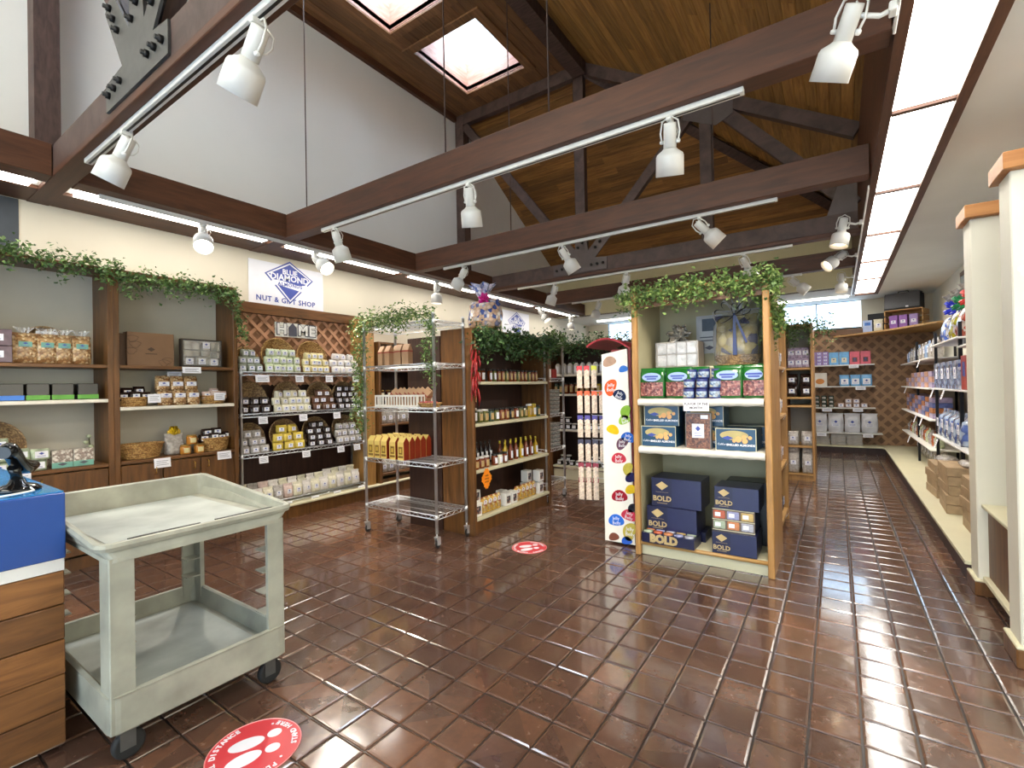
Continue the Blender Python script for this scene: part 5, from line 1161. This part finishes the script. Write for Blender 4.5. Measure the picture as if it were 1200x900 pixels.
sb = carton('clear gift box of white tins topped by a silver bow in the display case', None, P(-.235, .42, 1.567), 0, .36, .2, .22, plain('box_card', '9A8E80', .4), name='gift_box', cat='gift box', extra=[
    ('packets', 'sbp', lambda: (lambda b: [b.box(-.165+i*.084, -.087+i*.084, -.115, -.1, .01+j*.105, .105+j*.105, ch=.012) for i in range(4) for j in range(2)] and b)(B()), plain('white_tin_wrap', 'C8C4C0', .15, var=.3, scale=20)),
    ('film', 'sbf', lambda: bx(-.18, .18, -.12, -.118, 0, .22), M_FILM), ('bow', 'sbow', lambda: pom(.11, .27), plain('silver_ribbon', 'B8B4AC', .15, .7)), ])
rz_ = thing('riser', 'plain cream riser block lifting the gift packages behind the green pouches', 'riser', P(0, .42, 1.303)); obj('top', bx(-.46, .46, -.14, .19, .24, .262, ch=.003), M_CREAM, rz_); obj('front_board', bx(-.455, .455, -.13, -.11, 0, .24), M_CREAM, rz_); [obj('side_board', bx(s*.45-.006, s*.45+.006, -.11, .185, 0, .24), M_CREAM, rz_) for s in (-1, 1)]
wr = thing('gift_basket', 'wrapped gift basket with large navy ribbon bow in the display case', 'gift basket', P(.225, .44, 1.567))
b = B(); rows = 7
for k in range(rows): b.tube([((.15+.02*k/6)*math.cos(i*PI/18), .11*math.sin(i*PI/18), .006+.012*k) for i in range(36)], .007, 5, closed=True)
obj('basket', b, M_WICKERD, wr)
obj('wrapped_goods', pouch(.33, .22, .38, .22, 18, .9, 8, .05).move(Matrix.Translation((0, 0, .04))), speckle('yellowish_goods', '9A8A50', 'CDBB7C', '3A3A58', scale=14, rough=.12), wr)
obj('film', pouch(.36, .24, .46, .2, 18, .7, 9, .05).move(Matrix.Translation((0, 0, .0))), M_FILM, wr)
M_NAVYR = plain('navy_ribbon', '141C58', .25)
obj('ribbon', B().prism([(-.012, .08), (.02, .08), (.012, .42), (-.006, .42)], 'y', -.128, -.124), M_NAVYR, wr)
b = B()
c0 = Vector((0, -.12, .40))
for k, (a, ln_, wd_) in enumerate(((.35, .13, .05), (.9, .15, .045), (2.2, .14, .05), (2.85, .15, .05), (-.25, .12, .035), (3.5, .13, .04), (1.5, .10, .04))):
    d = Vector((math.cos(a), .2*math.sin(k*2), math.sin(a))).normalized(); up_ = Vector((0, 1, 0)); n_ = Vector((-d.z, 0, d.x)).normalized()
    # a flat ribbon loop, wide in y
    for s_ in (-1, 1):
        b.grid(lambda u, v: tuple(c0+d*(ln_*math.sin(u*PI/2))+n_*(s_*wd_*.5*math.sin(u*PI))+Vector((0, (v-.5)*.045, 0))), 8, 1)
obj('bow', b, M_NAVYR, wr)
obj('film_tuft', ruffle(.03, .13, .14).move(Matrix.Translation((.02, .03, .42))), M_FILM, wr)
obj('ribbon', B().prism([(.0, .40), (.02, .40), (.10, .18), (.085, .17)], 'y', -.135, -.131), M_NAVYR, wr)
ps = put('info_sheet', 'paper sheet', 'pale grey information sheet on the back of the display case', None, P(-.03, .628, 1.69), 0, [('sheet', 'isheet', lambda: bx(-.11, .11, -.002, 0, 0, .34), plain('grey_sheet', 'B4B4B4', .5)), ('photo', 'iphoto', lambda: bx(-.06, .07, -.004, -.002, .2, .31), plain('dark_photo', '2E3A48', .4, var=.4)), ('print', 'iprint', lambda: B().box(-.08, .08, -.003, -.002, .14, .15).box(-.08, .05, -.003, -.002, .11, .12).prism([(-.04, .05), (0, .07), (.04, .05), (0, .03)], 'y', -.003, -.002), M_INK)])
fs = thing('shelf_sign', 'white sign on the display case shelf edge about the monthly flavor', 'sign', P(-.0, -.040, 1.292), 0)
obj('card', bx(-.095, .095, -.002, 0, -.085, .0), M_PAPER, fs); text('FLAVOR OF THE', .024, M_DARKW, fs, (0, -.003, -.03), bold=.0006); text('MONTH!', .024, M_DARKW, fs, (0, -.003, -.06), bold=.0006)
# blue shelled almond boxes
M_TEALB = plain('deep_blue_card', '1A4260', .3, var=.12, scale=8); M_OVAL = plain('tan_oval_print', 'B0A068', .4, var=.1)
def blue_box(label, x, y, z, rz=0):
    t = carton(label, 'blue shelled almond boxes', P(x, y, z), rz, .285, .24, .168, M_TEALB, name='almond_box', cat='box', extra=[
        ('border', 'bbord', lambda: B().box(-.1425, .1425, -.1215, -.12, .162, .168).box(-.1425, -.1375, -.1215, -.12, 0, .162).box(.1375, .1425, -.1215, -.12, 0, .162), M_CREAM),
        ('oval_print', 'boval', lambda: B().prism([(-.01+.1*math.cos(a), .115+.036*math.sin(a)) for a in [i*PI/12 for i in range(24)]], 'y', -.1215, -.12), M_OVAL),
        ('almond_print', 'balm', lambda: (lambda b: [b.prism([(x+r*math.cos(a), zz+r*math.sin(a)) for a in [i*PI/8 for i in range(16)]], 'y', -.1235, -.1213) for x, zz, r in ((.02, .085, .022), (.065, .075, .02), (.06, .105, .016), (.1, .1, .014), (-.01, .073, .012))] and b)(B()), plain('peach_print', 'E0A868', .4)),
        ('emblem', 'bemb', lambda: B().prism([(-.095, .095), (-.055, .11), (-.015, .095), (-.055, .078)], 'y', -.1228, -.1213), M_BLUEINK)])
    text('California', .022, M_PAPER, t, (-.085, -.1215, .045)); text('SHELLED ALMONDS', .022, M_PAPER, t, (.035, -.1215, .042), bold=.0006)
    return t
blue_box('blue shelled almonds box at lower left of the display case middle shelf', -.32, .15, .908); blue_box('blue shelled almonds box stacked on the lower left one', -.305, .18, 1.078, .03)
blue_box('blue shelled almonds box at right of the display case middle shelf', .27, .14, .908, -.03)
blue_box('blue shelled almonds box behind the framed nut bag, lower', .02, .26, .908); blue_box('blue shelled almonds box behind the framed nut bag, upper', .02, .27, 1.078)
blue_box('blue shelled almonds box behind the right hand one', .30, .42, .908)
carton('brown nut bag in a clear tall box at the front of the middle shelf', None, P(-.005, .06, .908), .02, .18, .07, .275, speckle('chopped_nuts', '7A4A30', 'A06A48', '4E2C1E', scale=90, rough=.2), name='nut_box', cat='box', front=(.09, .11, M_PAPER, .14), extra=[('edge_frame', 'nbf', lambda: B().box(-.094, -.09, -.037, .037, 0, .28).box(.09, .094, -.037, .037, 0, .28).box(-.094, .094, -.037, .037, .276, .282), plain('clear_edge', '8A8278', .2)), ('price_sticker', 'nbs', lambda: bx(.02, .075, -.0365, -.0355, .235, .265), M_PAPER)])
# navy boxes
M_NAVY = plain('navy_card', '131438', .3, var=.12, scale=6); M_NAVYL = plain('navy_card_lighter', '1A1C44', .28, var=.12, scale=6); M_GOLD = plain('beige_gold_print', 'B8A070', .4)
def bold_box(label, x, y, z, w, d, h, s, cans=0):
    t = thing('navy_box', label, 'box', P(x, y, z), 0, 'navy flavored almond boxes')
    obj('carton', bx(-w/2, w/2, -d/2, d/2, 0, h, ch=.002), M_NAVY, t)
    obj('front_panel', bx(-w*.08, w/2-.002, -d/2-.001, -d/2, .002, h-.002), M_NAVYL, t)
    cx = -w*.28
    obj('emblem', B().prism([(cx-.17*s, h*.74), (cx, h*.74+.11*s), (cx+.17*s, h*.74), (cx, h*.74-.13*s)], 'y', -d/2-.002, -d/2), M_GOLD, t)
    text('BOLD', .15*s*1.3, M_GOLD, t, (cx, -d/2-.0015, h*.27), bold=.006*s); obj('rule', B().box(cx-.17*s, cx+.17*s, -d/2-.0015, -d/2, h*.5, h*.5+.004*s).box(cx-.14*s, cx+.14*s, -d/2-.0015, -d/2, h*.11, h*.11+.01*s), M_GOLD, t)
    return t
bold_box('top navy box of the left stack in the display case', -.20, .22, .405, .40, .3, .235, .3); bold_box('middle navy box of the left stack in the display case', -.235, .20, .205, .40, .3, .2, .3)
carton('plain navy box at the base of the left stack behind the open tray', 'navy flavored almond boxes', P(-.2, .3, .122), 0, .4, .22, .08, M_NAVY)
tr = thing('navy_tray', 'open navy tray of colourful tins with large gold lettering, lower shelf front', 'box', P(-.24, .07, .122), -.03, 'navy flavored almond boxes')
obj('tray', bx(-.21, .21, -.115, .09, 0, .08, ch=.002), M_NAVY, tr); text('BOLD', .085, M_GOLD, tr, (-.03, -.1165, .04), bold=.006)
tc_ = [plain('tin_%d' % i, c, .25, var=.3, scale=30) for i, c in enumerate(('9CA890', 'B0583C', 'C07C50', '8E90B4', 'A8A8B4', 'B89C60'))]
for i in range(5):
    for j in range(3): link('tin', cached('ttin%d' % ((i+j*2) % 6), 'tin', lambda: B().lathe([(.036, 0), (.036, .012), (.001, .013)], 16), tc_[(i+j*2) % 6]), tr, (-.165+i*.0825, -.08+j*.065, .08))
bold_box('bottom navy box of the right stack in the display case', .245, .13, .122, .31, .28, .165, .24)
mid = carton('open fronted navy box showing six small tins, middle of the right stack', 'navy flavored almond boxes', P(.235, .16, .288), 0, .30, .24, .165, M_NAVY)
obj('compartment', bx(-.148, .148, -.1225, -.12, .0, .163), plain('card_inner', '6A5A50', .5), mid)
for i in range(3):
    for j in range(2):
        q_ = obj('tin', B().box(-.042, .042, -.006, 0, -.03, .03, ch=.01), tc_[(i*2+j) % 6], mid, (-.098+i*.098, -.1235, .043+j*.078)); obj('tin_label', bx(-.03, .01, -.0075, -.006, -.014, .016), M_PAPER, q_)
for zz in (0, .08, .16): obj('divider', bx(-.149, .149, -.128, -.12, zz, zz+.005), M_CREAM, mid)
bold_box('top navy box of the right stack in the display case', .26, .17, .455, .31, .28, .17, .24)
carton('plain dark navy box behind the top of the right stack', 'navy flavored almond boxes', P(.29, .44, .122), 0, .31, .2, .50, M_BOXB)
# ---------------------------------------------------------------- goods: aisle shelving and end bookcase
P = fK.P
GCOL = [C_WHITEC, C_DARK, C_BROWN, C_GREY, C_PINK, plain('lavender_pack', '8E7AA8', .3, var=.3, scale=20), plain('sky_pack', '7AA0C8', .3, var=.3, scale=20)]
for si, zz in enumerate((.122, .622, 1.102, 1.572)):
    for k in range(5):
        bag('wrapped pack on the aisle side shelving, %s shelf from bottom, %s from left' % (w3[si], w3[k]), 'packs on the aisle side shelving', P(-.42+k*.2, .08, zz), LEFT, GCOL[(si*3+k*2) % 7], .15, .1, .2, .08, .08, .5)
    price_card('small white card on the aisle side shelving, %s shelf from bottom' % w3[si], fK, .3, zz-.01, .09, .05, tilt=-.5)
P = fE.P
for si, (zz, mt, nm_, n_, hh) in enumerate(((.102, C_GREY, 'silver', 2, .3), (.502, C_GREY, 'grey', 2, .2), (1.202, C_DARK, 'dark', 2, .17), (1.622, plain('purple_white_pack', 'A898B0', .2, var=.5, scale=30), 'purple and white', 3, .15))):
    for j in range(2 if si != 1 else 1):
        for k in range(n_):
            bag('%s wrapped pack in the narrow end bookcase, %s layer, %s from left' % (nm_, ['lower', 'upper'][j], w3[k]), 'packs in the narrow end bookcase', P(-.09+k*(.18/(n_-1)), .08+.03*j, zz+j*hh*.95), 0, mt, .15 if n_ == 2 else .1, .1, hh, .07, .06, .5, seal=.1)
# ---------------------------------------------------------------- goods: far dark bookcase and narrow rack
P = fF.P
for k in range(9): jar('white labelled bottle on the top shelf of the far bookcase, %s from left' % w3[k] if k < 8 else 'white labelled bottle on the top shelf of the far bookcase, ninth from left', 'white bottles on the far top shelf', P(-.63+k*.105, .08, 1.602), .042, .19, C_WHITEC, L_BK, M_PAPER, neck=.72, name='bottle', cat='bottle')
for k in range(12): jar('amber or olive jar on the second shelf of the far bookcase, %s from left' % ordinal(k), 'amber jars on the far second shelf', P(-.66+k*.088, .08, 1.302), .036, .17, [G_GR, G_AM, G_AM, G_AM, G_YL, G_YL][k//2] if k < 12 else G_OL, L_BK, TAN)
for k in range(9):
    for j in range(2 if k in (1, 2, 4, 5) else 1): jar('white jar on the third shelf of the far bookcase, %s column, %s layer' % (ordinal(k), ['lower', 'upper'][j]), 'white jars on the far third shelf', P(-.66+k*.1, .08, .762+j*.095), .045, .09, G_DK, L_WH, M_PAPER)
for k in range(10):
    for j in range(2 if k in (0, 1, 3, 5, 6) else 1): jar('small white lidded jar on the lowest far shelf, %s column, %s layer' % (ordinal(k), ['lower', 'upper'][j]), 'small jars on the far lowest shelf', P(-.62+k*.105, .07+.1*j, .212+j*.0), .042, .075 if not j else .14, G_DK, L_WH, M_PAPER)
P = fG.P
M_TRAYC = plain('clear_tray_stack', '8E908C', .15, var=.4, scale=40)
for si, zz in enumerate((.664, 1.089)):
    for c in range(2):
        for j in range(6):
            put('clear_tray', 'tray', 'clear lidded candy tray on the narrow rack, %s shelf, %s stack, %s from bottom' % (['lower', 'upper'][si], ['left', 'right'][c], w3[j]), 'clear trays stacked on the narrow rack', P(-.11+c*.215, .16, zz+j*.05), LEFT, [('tray', 'ctray', lambda: B().box(-.1, .1, -.12, .12, 0, .03, ch=.006), M_TRAYC), ('lid', 'clid', lambda: bx(-.103, .103, -.123, .123, .031, .044, ch=.004), C_GREY)])
for k in range(3): carton('small orange and white box on the narrow rack upper shelf, %s from left' % w3[k], 'boxes on the narrow rack', P(-.14+k*.14, .12, 1.53), LEFT, .1, .1, .11, [plain('orange_box', 'C8763A', .4), M_WHITE, plain('red_box', 'A03028', .4)][k])

# ---------------------------------------------------------------- far wall shelves
fN = Fr(.07, 11.45, 0, 0); P = fN.P
ws = [thing('wall_shelf', 'white shelf on the far wall, %s from top' % w3[k], 'shelf', (0, 0, 0), 0, 'white shelves on the far wall') for k in range(4)]
for t_, zz in zip(ws, (1.74, 1.315, .89, .395)):
    obj('board', bx(-.45, .6 if zz > .5 else .7, 11.45, WY-.06, zz-.02, zz, ch=.003), M_WHITE, t_)
    for x in (-.3, .45): obj('bracket', B().prism([(11.5, zz-.021), (WY-.06, zz-.021), (WY-.06, zz-.09)], 'x', x-.004, x+.004), M_METALG, t_)
M_LAV = plain('lavender_box', '9A84C0', .35, var=.2, scale=20); M_SKY = plain('sky_blue_box', '6AA8D8', .35, var=.15, scale=20); M_ROSE = plain('rose_box', 'D05A6A', .35, var=.15, scale=20)
for c in range(3):
    for j in range(4): carton('small lavender box on the far top shelf, %s column, %s from bottom' % (w3[c], w3[j]), 'small lavender boxes on the far top shelf', P(-.47+c*.105, .1, 1.742+j*.068), 0, .095, .12, .065, M_LAV, front=(.05, .03, M_PAPER, .03))
for k in range(4):
    carton('%s carton on the far top shelf, %s of the pair' % (['sky blue', 'sky blue', 'rose red', 'rose red'][k], ['left', 'right', 'left', 'right'][k]), 'bright cartons on the far top shelf', P(-.12+k*.17, .1, 1.742), 0, .16, .12, .25, M_SKY if k < 2 else M_ROSE, front=(.08, .09, plain('print_cream', 'E0D8B0', .4) if k < 2 else plain('print_brown', '5A3A34', .4), .09))
carton('white box with orange dish picture on the second far shelf', None, P(-.36, .1, 1.317), 0, .24, .1, .27, plain('off_white_box', 'D8D0C4', .4), extra=[('picture', 'dishpic', lambda: B().prism([(.075*math.cos(a), .1+.055*math.sin(a)) for a in [i*PI/10 for i in range(20)]], 'y', -.052, -.05), plain('orange_dish', 'D88A3A', .4))])
for k in range(3): bag('blue and white snack pouch on the second far shelf, %s from left' % w3[k], 'blue and white snack pouches', P(.05+k*.175, .1, 1.317), 0, M_SKY, .17, .08, .22, .12, .11, .4, seal=.12, cat='pouch', name='snack_pouch')
for c in range(3):
    for j in range(3): jar('dark jar on the third far shelf, %s column, %s layer' % (w3[c], w3[j]), 'dark jars on the third far shelf', P(-.42+c*.12, .1, .892+j*.08), .048, .078, G_GR, L_BK, C_GREY)
for k in range(4):
    for j in range(2 if k in (1, 2) else 1): bag('small white label packet on the third far shelf, %s column, %s layer' % (w3[k], ['lower', 'upper'][j]), 'white packets on the third far shelf', P(-.02+k*.125, .1, .892+j*.085), 0, C_PINK, .11, .08, .085, .08, .055, .5, seal=.08)
M_SILV = plain('silver_pouch', 'CDCDD2', .2, var=.2, scale=8, bump=.2)
for k in range(4): bag('large silver pouch with blue print on the fourth far shelf, %s from left' % w3[k], 'large silver pouches', P(-.38+k*.27, .1, .397), 0, M_SILV, .26, .09, .38, .14, .14, .5, seal=.1, lm=M_SILV, cat='pouch', name='silver_pouch')
for c in range(3):
    for j in range(4 if c < 2 else 4): carton('flat silver grey box under the far shelves, %s stack, %s from bottom' % (w3[c], w3[j]), 'flat boxes under the far shelves', P(-.35+c*.27+random.uniform(-.01, .01), .12, .154+j*.052), 0, .25, .2, .05, plain('flat_grey_box', '8E8578', .3, var=.25, scale=8))
for k, (x, zz) in enumerate(((.2, 1.735), (.3, 1.31), (-.25, .885), (.25, .885), (-.35, .39), (.4, .39))): price_card('small white card on the far wall shelves, %s' % ['top shelf', 'second shelf', 'third shelf left', 'third shelf right', 'fourth shelf left', 'fourth shelf right'][k], fN, x, zz, .16, .07)
# corner shelf with crate and satchel
cs = thing('corner_shelf', 'triangular wooden corner shelf high in the far right corner', 'shelf', (0, 0, 0))
obj('board', B().prism([(-.05, 11.735), (1.49, 11.735), (1.49, 9.9), (1.3, 9.9), (.75, 10.85)], 'z', 2.30, 2.33), M_OAKX, cs)
crt = thing('wooden_crate', 'open wooden slatted crate on the high corner shelf', 'crate', (1.05, 11.1, 2.331), -.35)
b = None
for s in (-1, 1):
    for k in range(3): obj('slat', bx(s*.27-.008, s*.27+.008, -.18, .18, .02+k*.115, .11+k*.115, ch=.002), M_OAKX, crt)
for k in range(3): obj('slat', bx(-.262, .262, .165, .18, .02+k*.115, .11+k*.115, ch=.002), M_OAKX, crt)
for k in range(3): obj('slat', bx(-.262, .262, -.17+k*.117, -.06+k*.117, .005, .018, ch=.002), M_OAKX, crt)
for k in range(3): obj('slat', bx(-.262, .262, -.17+k*.117, -.06+k*.117, .335, .348, ch=.002), M_OAKX, crt)
for k, (x, m_) in enumerate(((-.17, plain('violet_box', '8A5AA8', .4, var=.2)), (-.03, plain('violet_box', '8A5AA8', .4)), (.12, M_LAV))):
    cc = math.cos(-.35); ss = math.sin(-.35)
    carton('violet carton standing inside the wooden crate, %s from left' % w3[k], 'violet cartons in the crate', (1.05+x*cc+.03*ss, 11.1+x*ss-.03*cc, 2.35), -.35, .12, .1, .24, m_, front=(.07, .06, M_PAPER, .12))
bgx = thing('satchel', 'grey and black messenger satchel lying on top of the wooden crate', 'bag', (1.02, 11.1, 2.682), -.35)
M_GREYF = plain('grey_canvas', '57575A', .7, var=.1, scale=60); M_BLKF = plain('black_canvas', '1A1A1C', .7)
obj('body', B().prism([(-.13, 0), (.13, 0), (.11, .27), (-.09, .28)], 'x', -.26, .26), M_BLKF, bgx); obj('flap', B().prism([(-.145, .03), (-.13, .03), (-.09, .285), (.08, .29), (.08, .30), (-.1, .30)], 'x', -.25, .25), M_GREYF, bgx)
obj('buckle', bx(.06, .1, -.15, -.145, .03, .055), M_PAPER, bgx); obj('handle', B().tube([(-.08, -.02, .295), (-.07, -.02, .33), (.07, -.02, .33), (.08, -.02, .295)], .009, 6), M_BLKF, bgx)
carton('black square case beside the crate on the corner shelf', None, (.66, 11.45, 2.331), -.3, .3, .06, .36, M_BLKF, name='flat_case', cat='case')
carton('small blue and white box left of the crate', None, (.50, 11.45, 2.331), 0, .14, .08, .24, plain('pale_blue_box', 'A8B8DC', .4), front=(.09, .06, C_BLU, .17)); bag('small cream pouch left of the crate', None, (.66, 11.33, 2.331), 0, C_CREAM, .14, .06, .24, .08, .08, .5)

# ---------------------------------------------------------------- right wall shelving
M_STD = plain('black_steel', '17161A', .4, .4)
rk = thing('wall_shelving', 'white shelves on black steel uprights along the right wall', 'shelf', (0, 0, 0))
for y in (4.9, 6.55, 8.0, 9.7): 
    obj('upright', bx(1.02, 1.05, y-.015, y+.015, .1, 2.0), M_STD, rk); obj('upright', bx(1.46, 1.49, y-.015, y+.015, .1, 2.0), M_STD, rk)
RS = [(8.02, 11.2, (1.70, 1.305, .90, .52), .98), (6.4, 7.98, (1.84, 1.31, .73), 1.0), (4.7, 6.38, (1.74, 1.31, .73), 1.0)]
for bi, (y0, y1, zs_, x0) in enumerate(RS):
    for zz in zs_: obj('board', bx(x0-.02, 1.48, y0, y1, zz-.018, zz, ch=.003), M_WHITE, rk)
fR = Fr(.98, 8.0, 0, -PI/2)     # faces -X: local x runs towards the camera (-Y)
def RP(y, d, z): return (.98+d, y, z)
RZ = -PI/2
# big cellophane gift bags on top
for k, (y, bc, bn_) in enumerate(((7.7, '1C2CC0', 'blue'), (7.25, '1C8A50', 'green'), (6.8, 'D8403A', 'red'), (6.1, 'D8403A', 'second red'), (5.5, 'C8C8D0', 'silver'))):
    zz = 1.842 if y > 6.4 else 1.742
    put('gift_bag', 'gift bag', 'large clear gift bag with %s bow high on the right wall shelving' % bn_, 'large cellophane gift bags', RP(y, .2, zz), RZ, [
        ('bag', 'cello%d' % (k % 3), lambda: pouch(.36, .26, .40, .2, 16, .7, k, .1), speckle('cello_goods_%d' % (k % 3), ['C8C8CC', 'D0CCD8', 'D8C8C0'][k % 3], 'E8E8EC', ['4A6AC0', 'A8A030', 'B85A48'][k % 3], scale=18, rough=.12)),
        ('bow', 'bow'+bc, lambda: pom(.11, .42), plain('bow_'+bc, bc, .3)), ('film_tuft', 'tuft', lambda: ruffle(.03, .13, .15), C_GREY, (0, 0, .42))])
# far bay
for k in range(9): bag('silvery hanging style bag on the far bay top shelf, %s from the corner' % ordinal(k), 'silvery bags on the far bay top shelf', RP(11.0-k*.33, .12, 1.702), RZ, C_GREY if k % 3 else plain('bluish_pack', '8AA0C0', .2, var=.4, scale=30), .2, .12, .27, .07, .09, .5)
for k in range(8):
    for j in range(3 if k > 1 else 2): carton('flat pink and orange tin box, far bay second shelf, %s stack, %s up' % (ordinal(k), w3[j]), 'flat tin boxes on the right wall', RP(10.9-k*.36, .14, 1.307+j*.075), RZ, .28, .2, .07, [plain('peach_tin', 'C89A80', .3, var=.3, scale=15), plain('lilac_tin', 'A89AB8', .3, var=.3, scale=15)][(k+j) % 2])
    for j in range(4): carton('flat round cornered tin, far bay third shelf, %s stack, %s up' % (ordinal(k), w3[j]), 'flat tins on the far bay third shelf', RP(10.9-k*.36, .14, .902+j*.07), RZ, .28, .2, .065, [plain('orange_tin', 'B8784A', .3, var=.3, scale=15), plain('blue_tin', '5A68A0', .3, var=.3, scale=15), MATS['lilac_tin']][(k*2+j) % 3])
for k in range(12): bag('small amber or clear packet on the far bay lowest shelf, %s from the corner' % ordinal(k), 'packets on the far bay lowest shelf', RP(11.0-k*.25, .1, .522), RZ, [C_GREY, plain('amber_pack', 'A8603A', .2, var=.4, scale=20), C_GREENC][k % 3], .16, .1, .2, .05, .05, .5)
for k in range(8): bag('clear bag on the bench under the far bay, %s from the corner' % w3[k], 'clear bags on the bench', RP(11.0-k*.3, .25, .154), RZ, C_GREY, .22, .16, .26, .08, .06, .5)
# middle bay
for k in range(4): carton('clear box of blue wrapped treats, middle bay second shelf, %s from far end' % w3[k], 'blue treat boxes on the middle bay', RP(7.8-k*.37, .16, 1.312), RZ, .34, .26, .30, speckle('blue_treats', '9AACC8', 'D0D0D8', '4A5A98', scale=22, rough=.2), front=(.12, .12, M_PAPER, .17))
for k in range(3):
    for j in range(3): carton('orange and violet tin, middle bay lower level, %s stack, %s up' % (w3[k], w3[j]), 'tins on the middle bay', RP(7.6-k*.42, .3, .732+.34+j*.07) if False else RP(7.6-k*.42, .33, .732+j*.07), RZ, .3, .2, .065, [MATS['orange_tin'], MATS['blue_tin']][(k+j) % 2])
for k in range(5): bag('blue topped clear bag on the middle bay lower shelf, %s from far end' % w3[k], 'blue topped bags on the right wall', RP(7.8-k*.3, .11, .732), RZ, speckle('blue_white_goods', 'A8B8D0', 'D8D8E0', '5A70B0', scale=16, rough=.15), .26, .16, .33, .12, .1, .5)
# near bay
for k in range(4): carton('tall %s cone packet carton, near bay second shelf' % ['red', 'amber', 'yellow', 'dark yellow'][k], 'tall bright cartons on the near bay', RP(6.2-k*.3, .12, 1.312), RZ, .24, .2, .33, plain('tall_%d' % k, ['B03A2C', 'C8882C', 'D8B83A', 'C0982C'][k], .3, var=.25, scale=12), front=(.1, .14, plain('print_blue', '3A4A98', .4), .2))
for k in range(2): carton('small kraft box atop the tall cartons, %s' % ['farther', 'nearer'][k], 'kraft boxes on the near bay', RP(6.2-k*.5, .14, 1.644) if False else RP(6.1-k*.5, .3, 1.312), RZ, .2, .16, .38, C_KRAFT)
for k in range(4): bag('blue wrapped gift bag on the near bay lower shelf, %s from far end' % w3[k], 'blue topped bags on the right wall', RP(6.15-k*.3, .16, .732), RZ, MATS['blue_white_goods'], .26, .18, .30, .12, .1, .5)
carton('shallow wooden crate tray on the near bay lower shelf edge', None, RP(5.0, .14, .732), RZ, .4, .22, .1, M_OAKX)
for k, (y, zz) in enumerate(((10.3, 1.30), (9.2, .89), (8.6, .89), (10.0, .51), (7.6, 1.305), (6.9, 1.305), (7.4, .72), (8.7, 1.69))): price_card('angled white price card on the right wall shelving, number %s nearest from the corner' % ordinal(k) if False else 'angled white price card on the right wall shelving, %s in a run from the corner' % ordinal(k), Fr(.955, y, 0, RZ), 0, zz, .1, .11, y=0, tilt=.3)
# kraft box stacks on the bench
C_KB = plain('woodgrain_kraft', 'A88E6C', .55, var=.2, scale=14)
for s_, (y, n_, x) in enumerate(((7.0, 4, 1.0), (6.25, 5, 1.0), (5.35, 5, 1.03))):
    for j in range(n_):
        carton('flat kraft gift box on the bench, %s stack from the far end, %s up' % (w3[s_], w3[j]), 'kraft gift boxes stacked on the bench', (x+random.uniform(-.01, .01), y+random.uniform(-.015, .015), (.154+j*.088)), RZ+random.uniform(-.05, .05), .52, .32, .083, C_KB, name='gift_box', cat='gift box')
for k in range(3): bag('clear wrapped pack lying on the kraft box stacks, %s from the far end' % w3[k], 'packs on the kraft boxes', (1.0+.02*k, 7.15-k*.35 if k < 1 else 6.9-k*.38, .154+(4 if k < 2 and k == 0 else 5)*.088), RZ, C_GREY, .3, .2, .05, 0, seal=.05) if k != 1 else None
put('blue_tin_box', 'box', 'blue tin with pale oval print on the low cabinet between the columns', None, (.98, 4.12, .602), -.25, [('tin', 'btb', lambda: B().box(-.09, .09, -.06, .06, 0, .21, ch=.012), plain('slate_tin', '45525E', .35, var=.15)), ('print', 'btp', lambda: B().prism([(.06*math.cos(a), .13+.035*math.sin(a)) for a in [i*PI/8 for i in range(16)]], 'y', -.062, -.0605), M_OVAL)])
fw = thing('blossom_twig', 'white blossom twig reaching in front of the nearest column', 'artificial flower', (.80, 3.12, 1.86))
obj('stem', B().tube([(.12, .0, -.06), (.06, .0, -.05), (.0, 0, .0), (-.045, 0, .02), (-.07, 0, .035)], .003, 6), plain('twig', '4A3428', .7), fw)
for x, z in ((-.09, .05), (-.065, .035), (-.05, .055), (-.08, .03), (.09, -.28)):
    obj('blossom', B().lathe([(.001, 0), (.012, .004), (.02, .014)], 7).move(Matrix.Rotation(1.2, 4, 'X')), M_PAPER, fw, (x, 0, z))
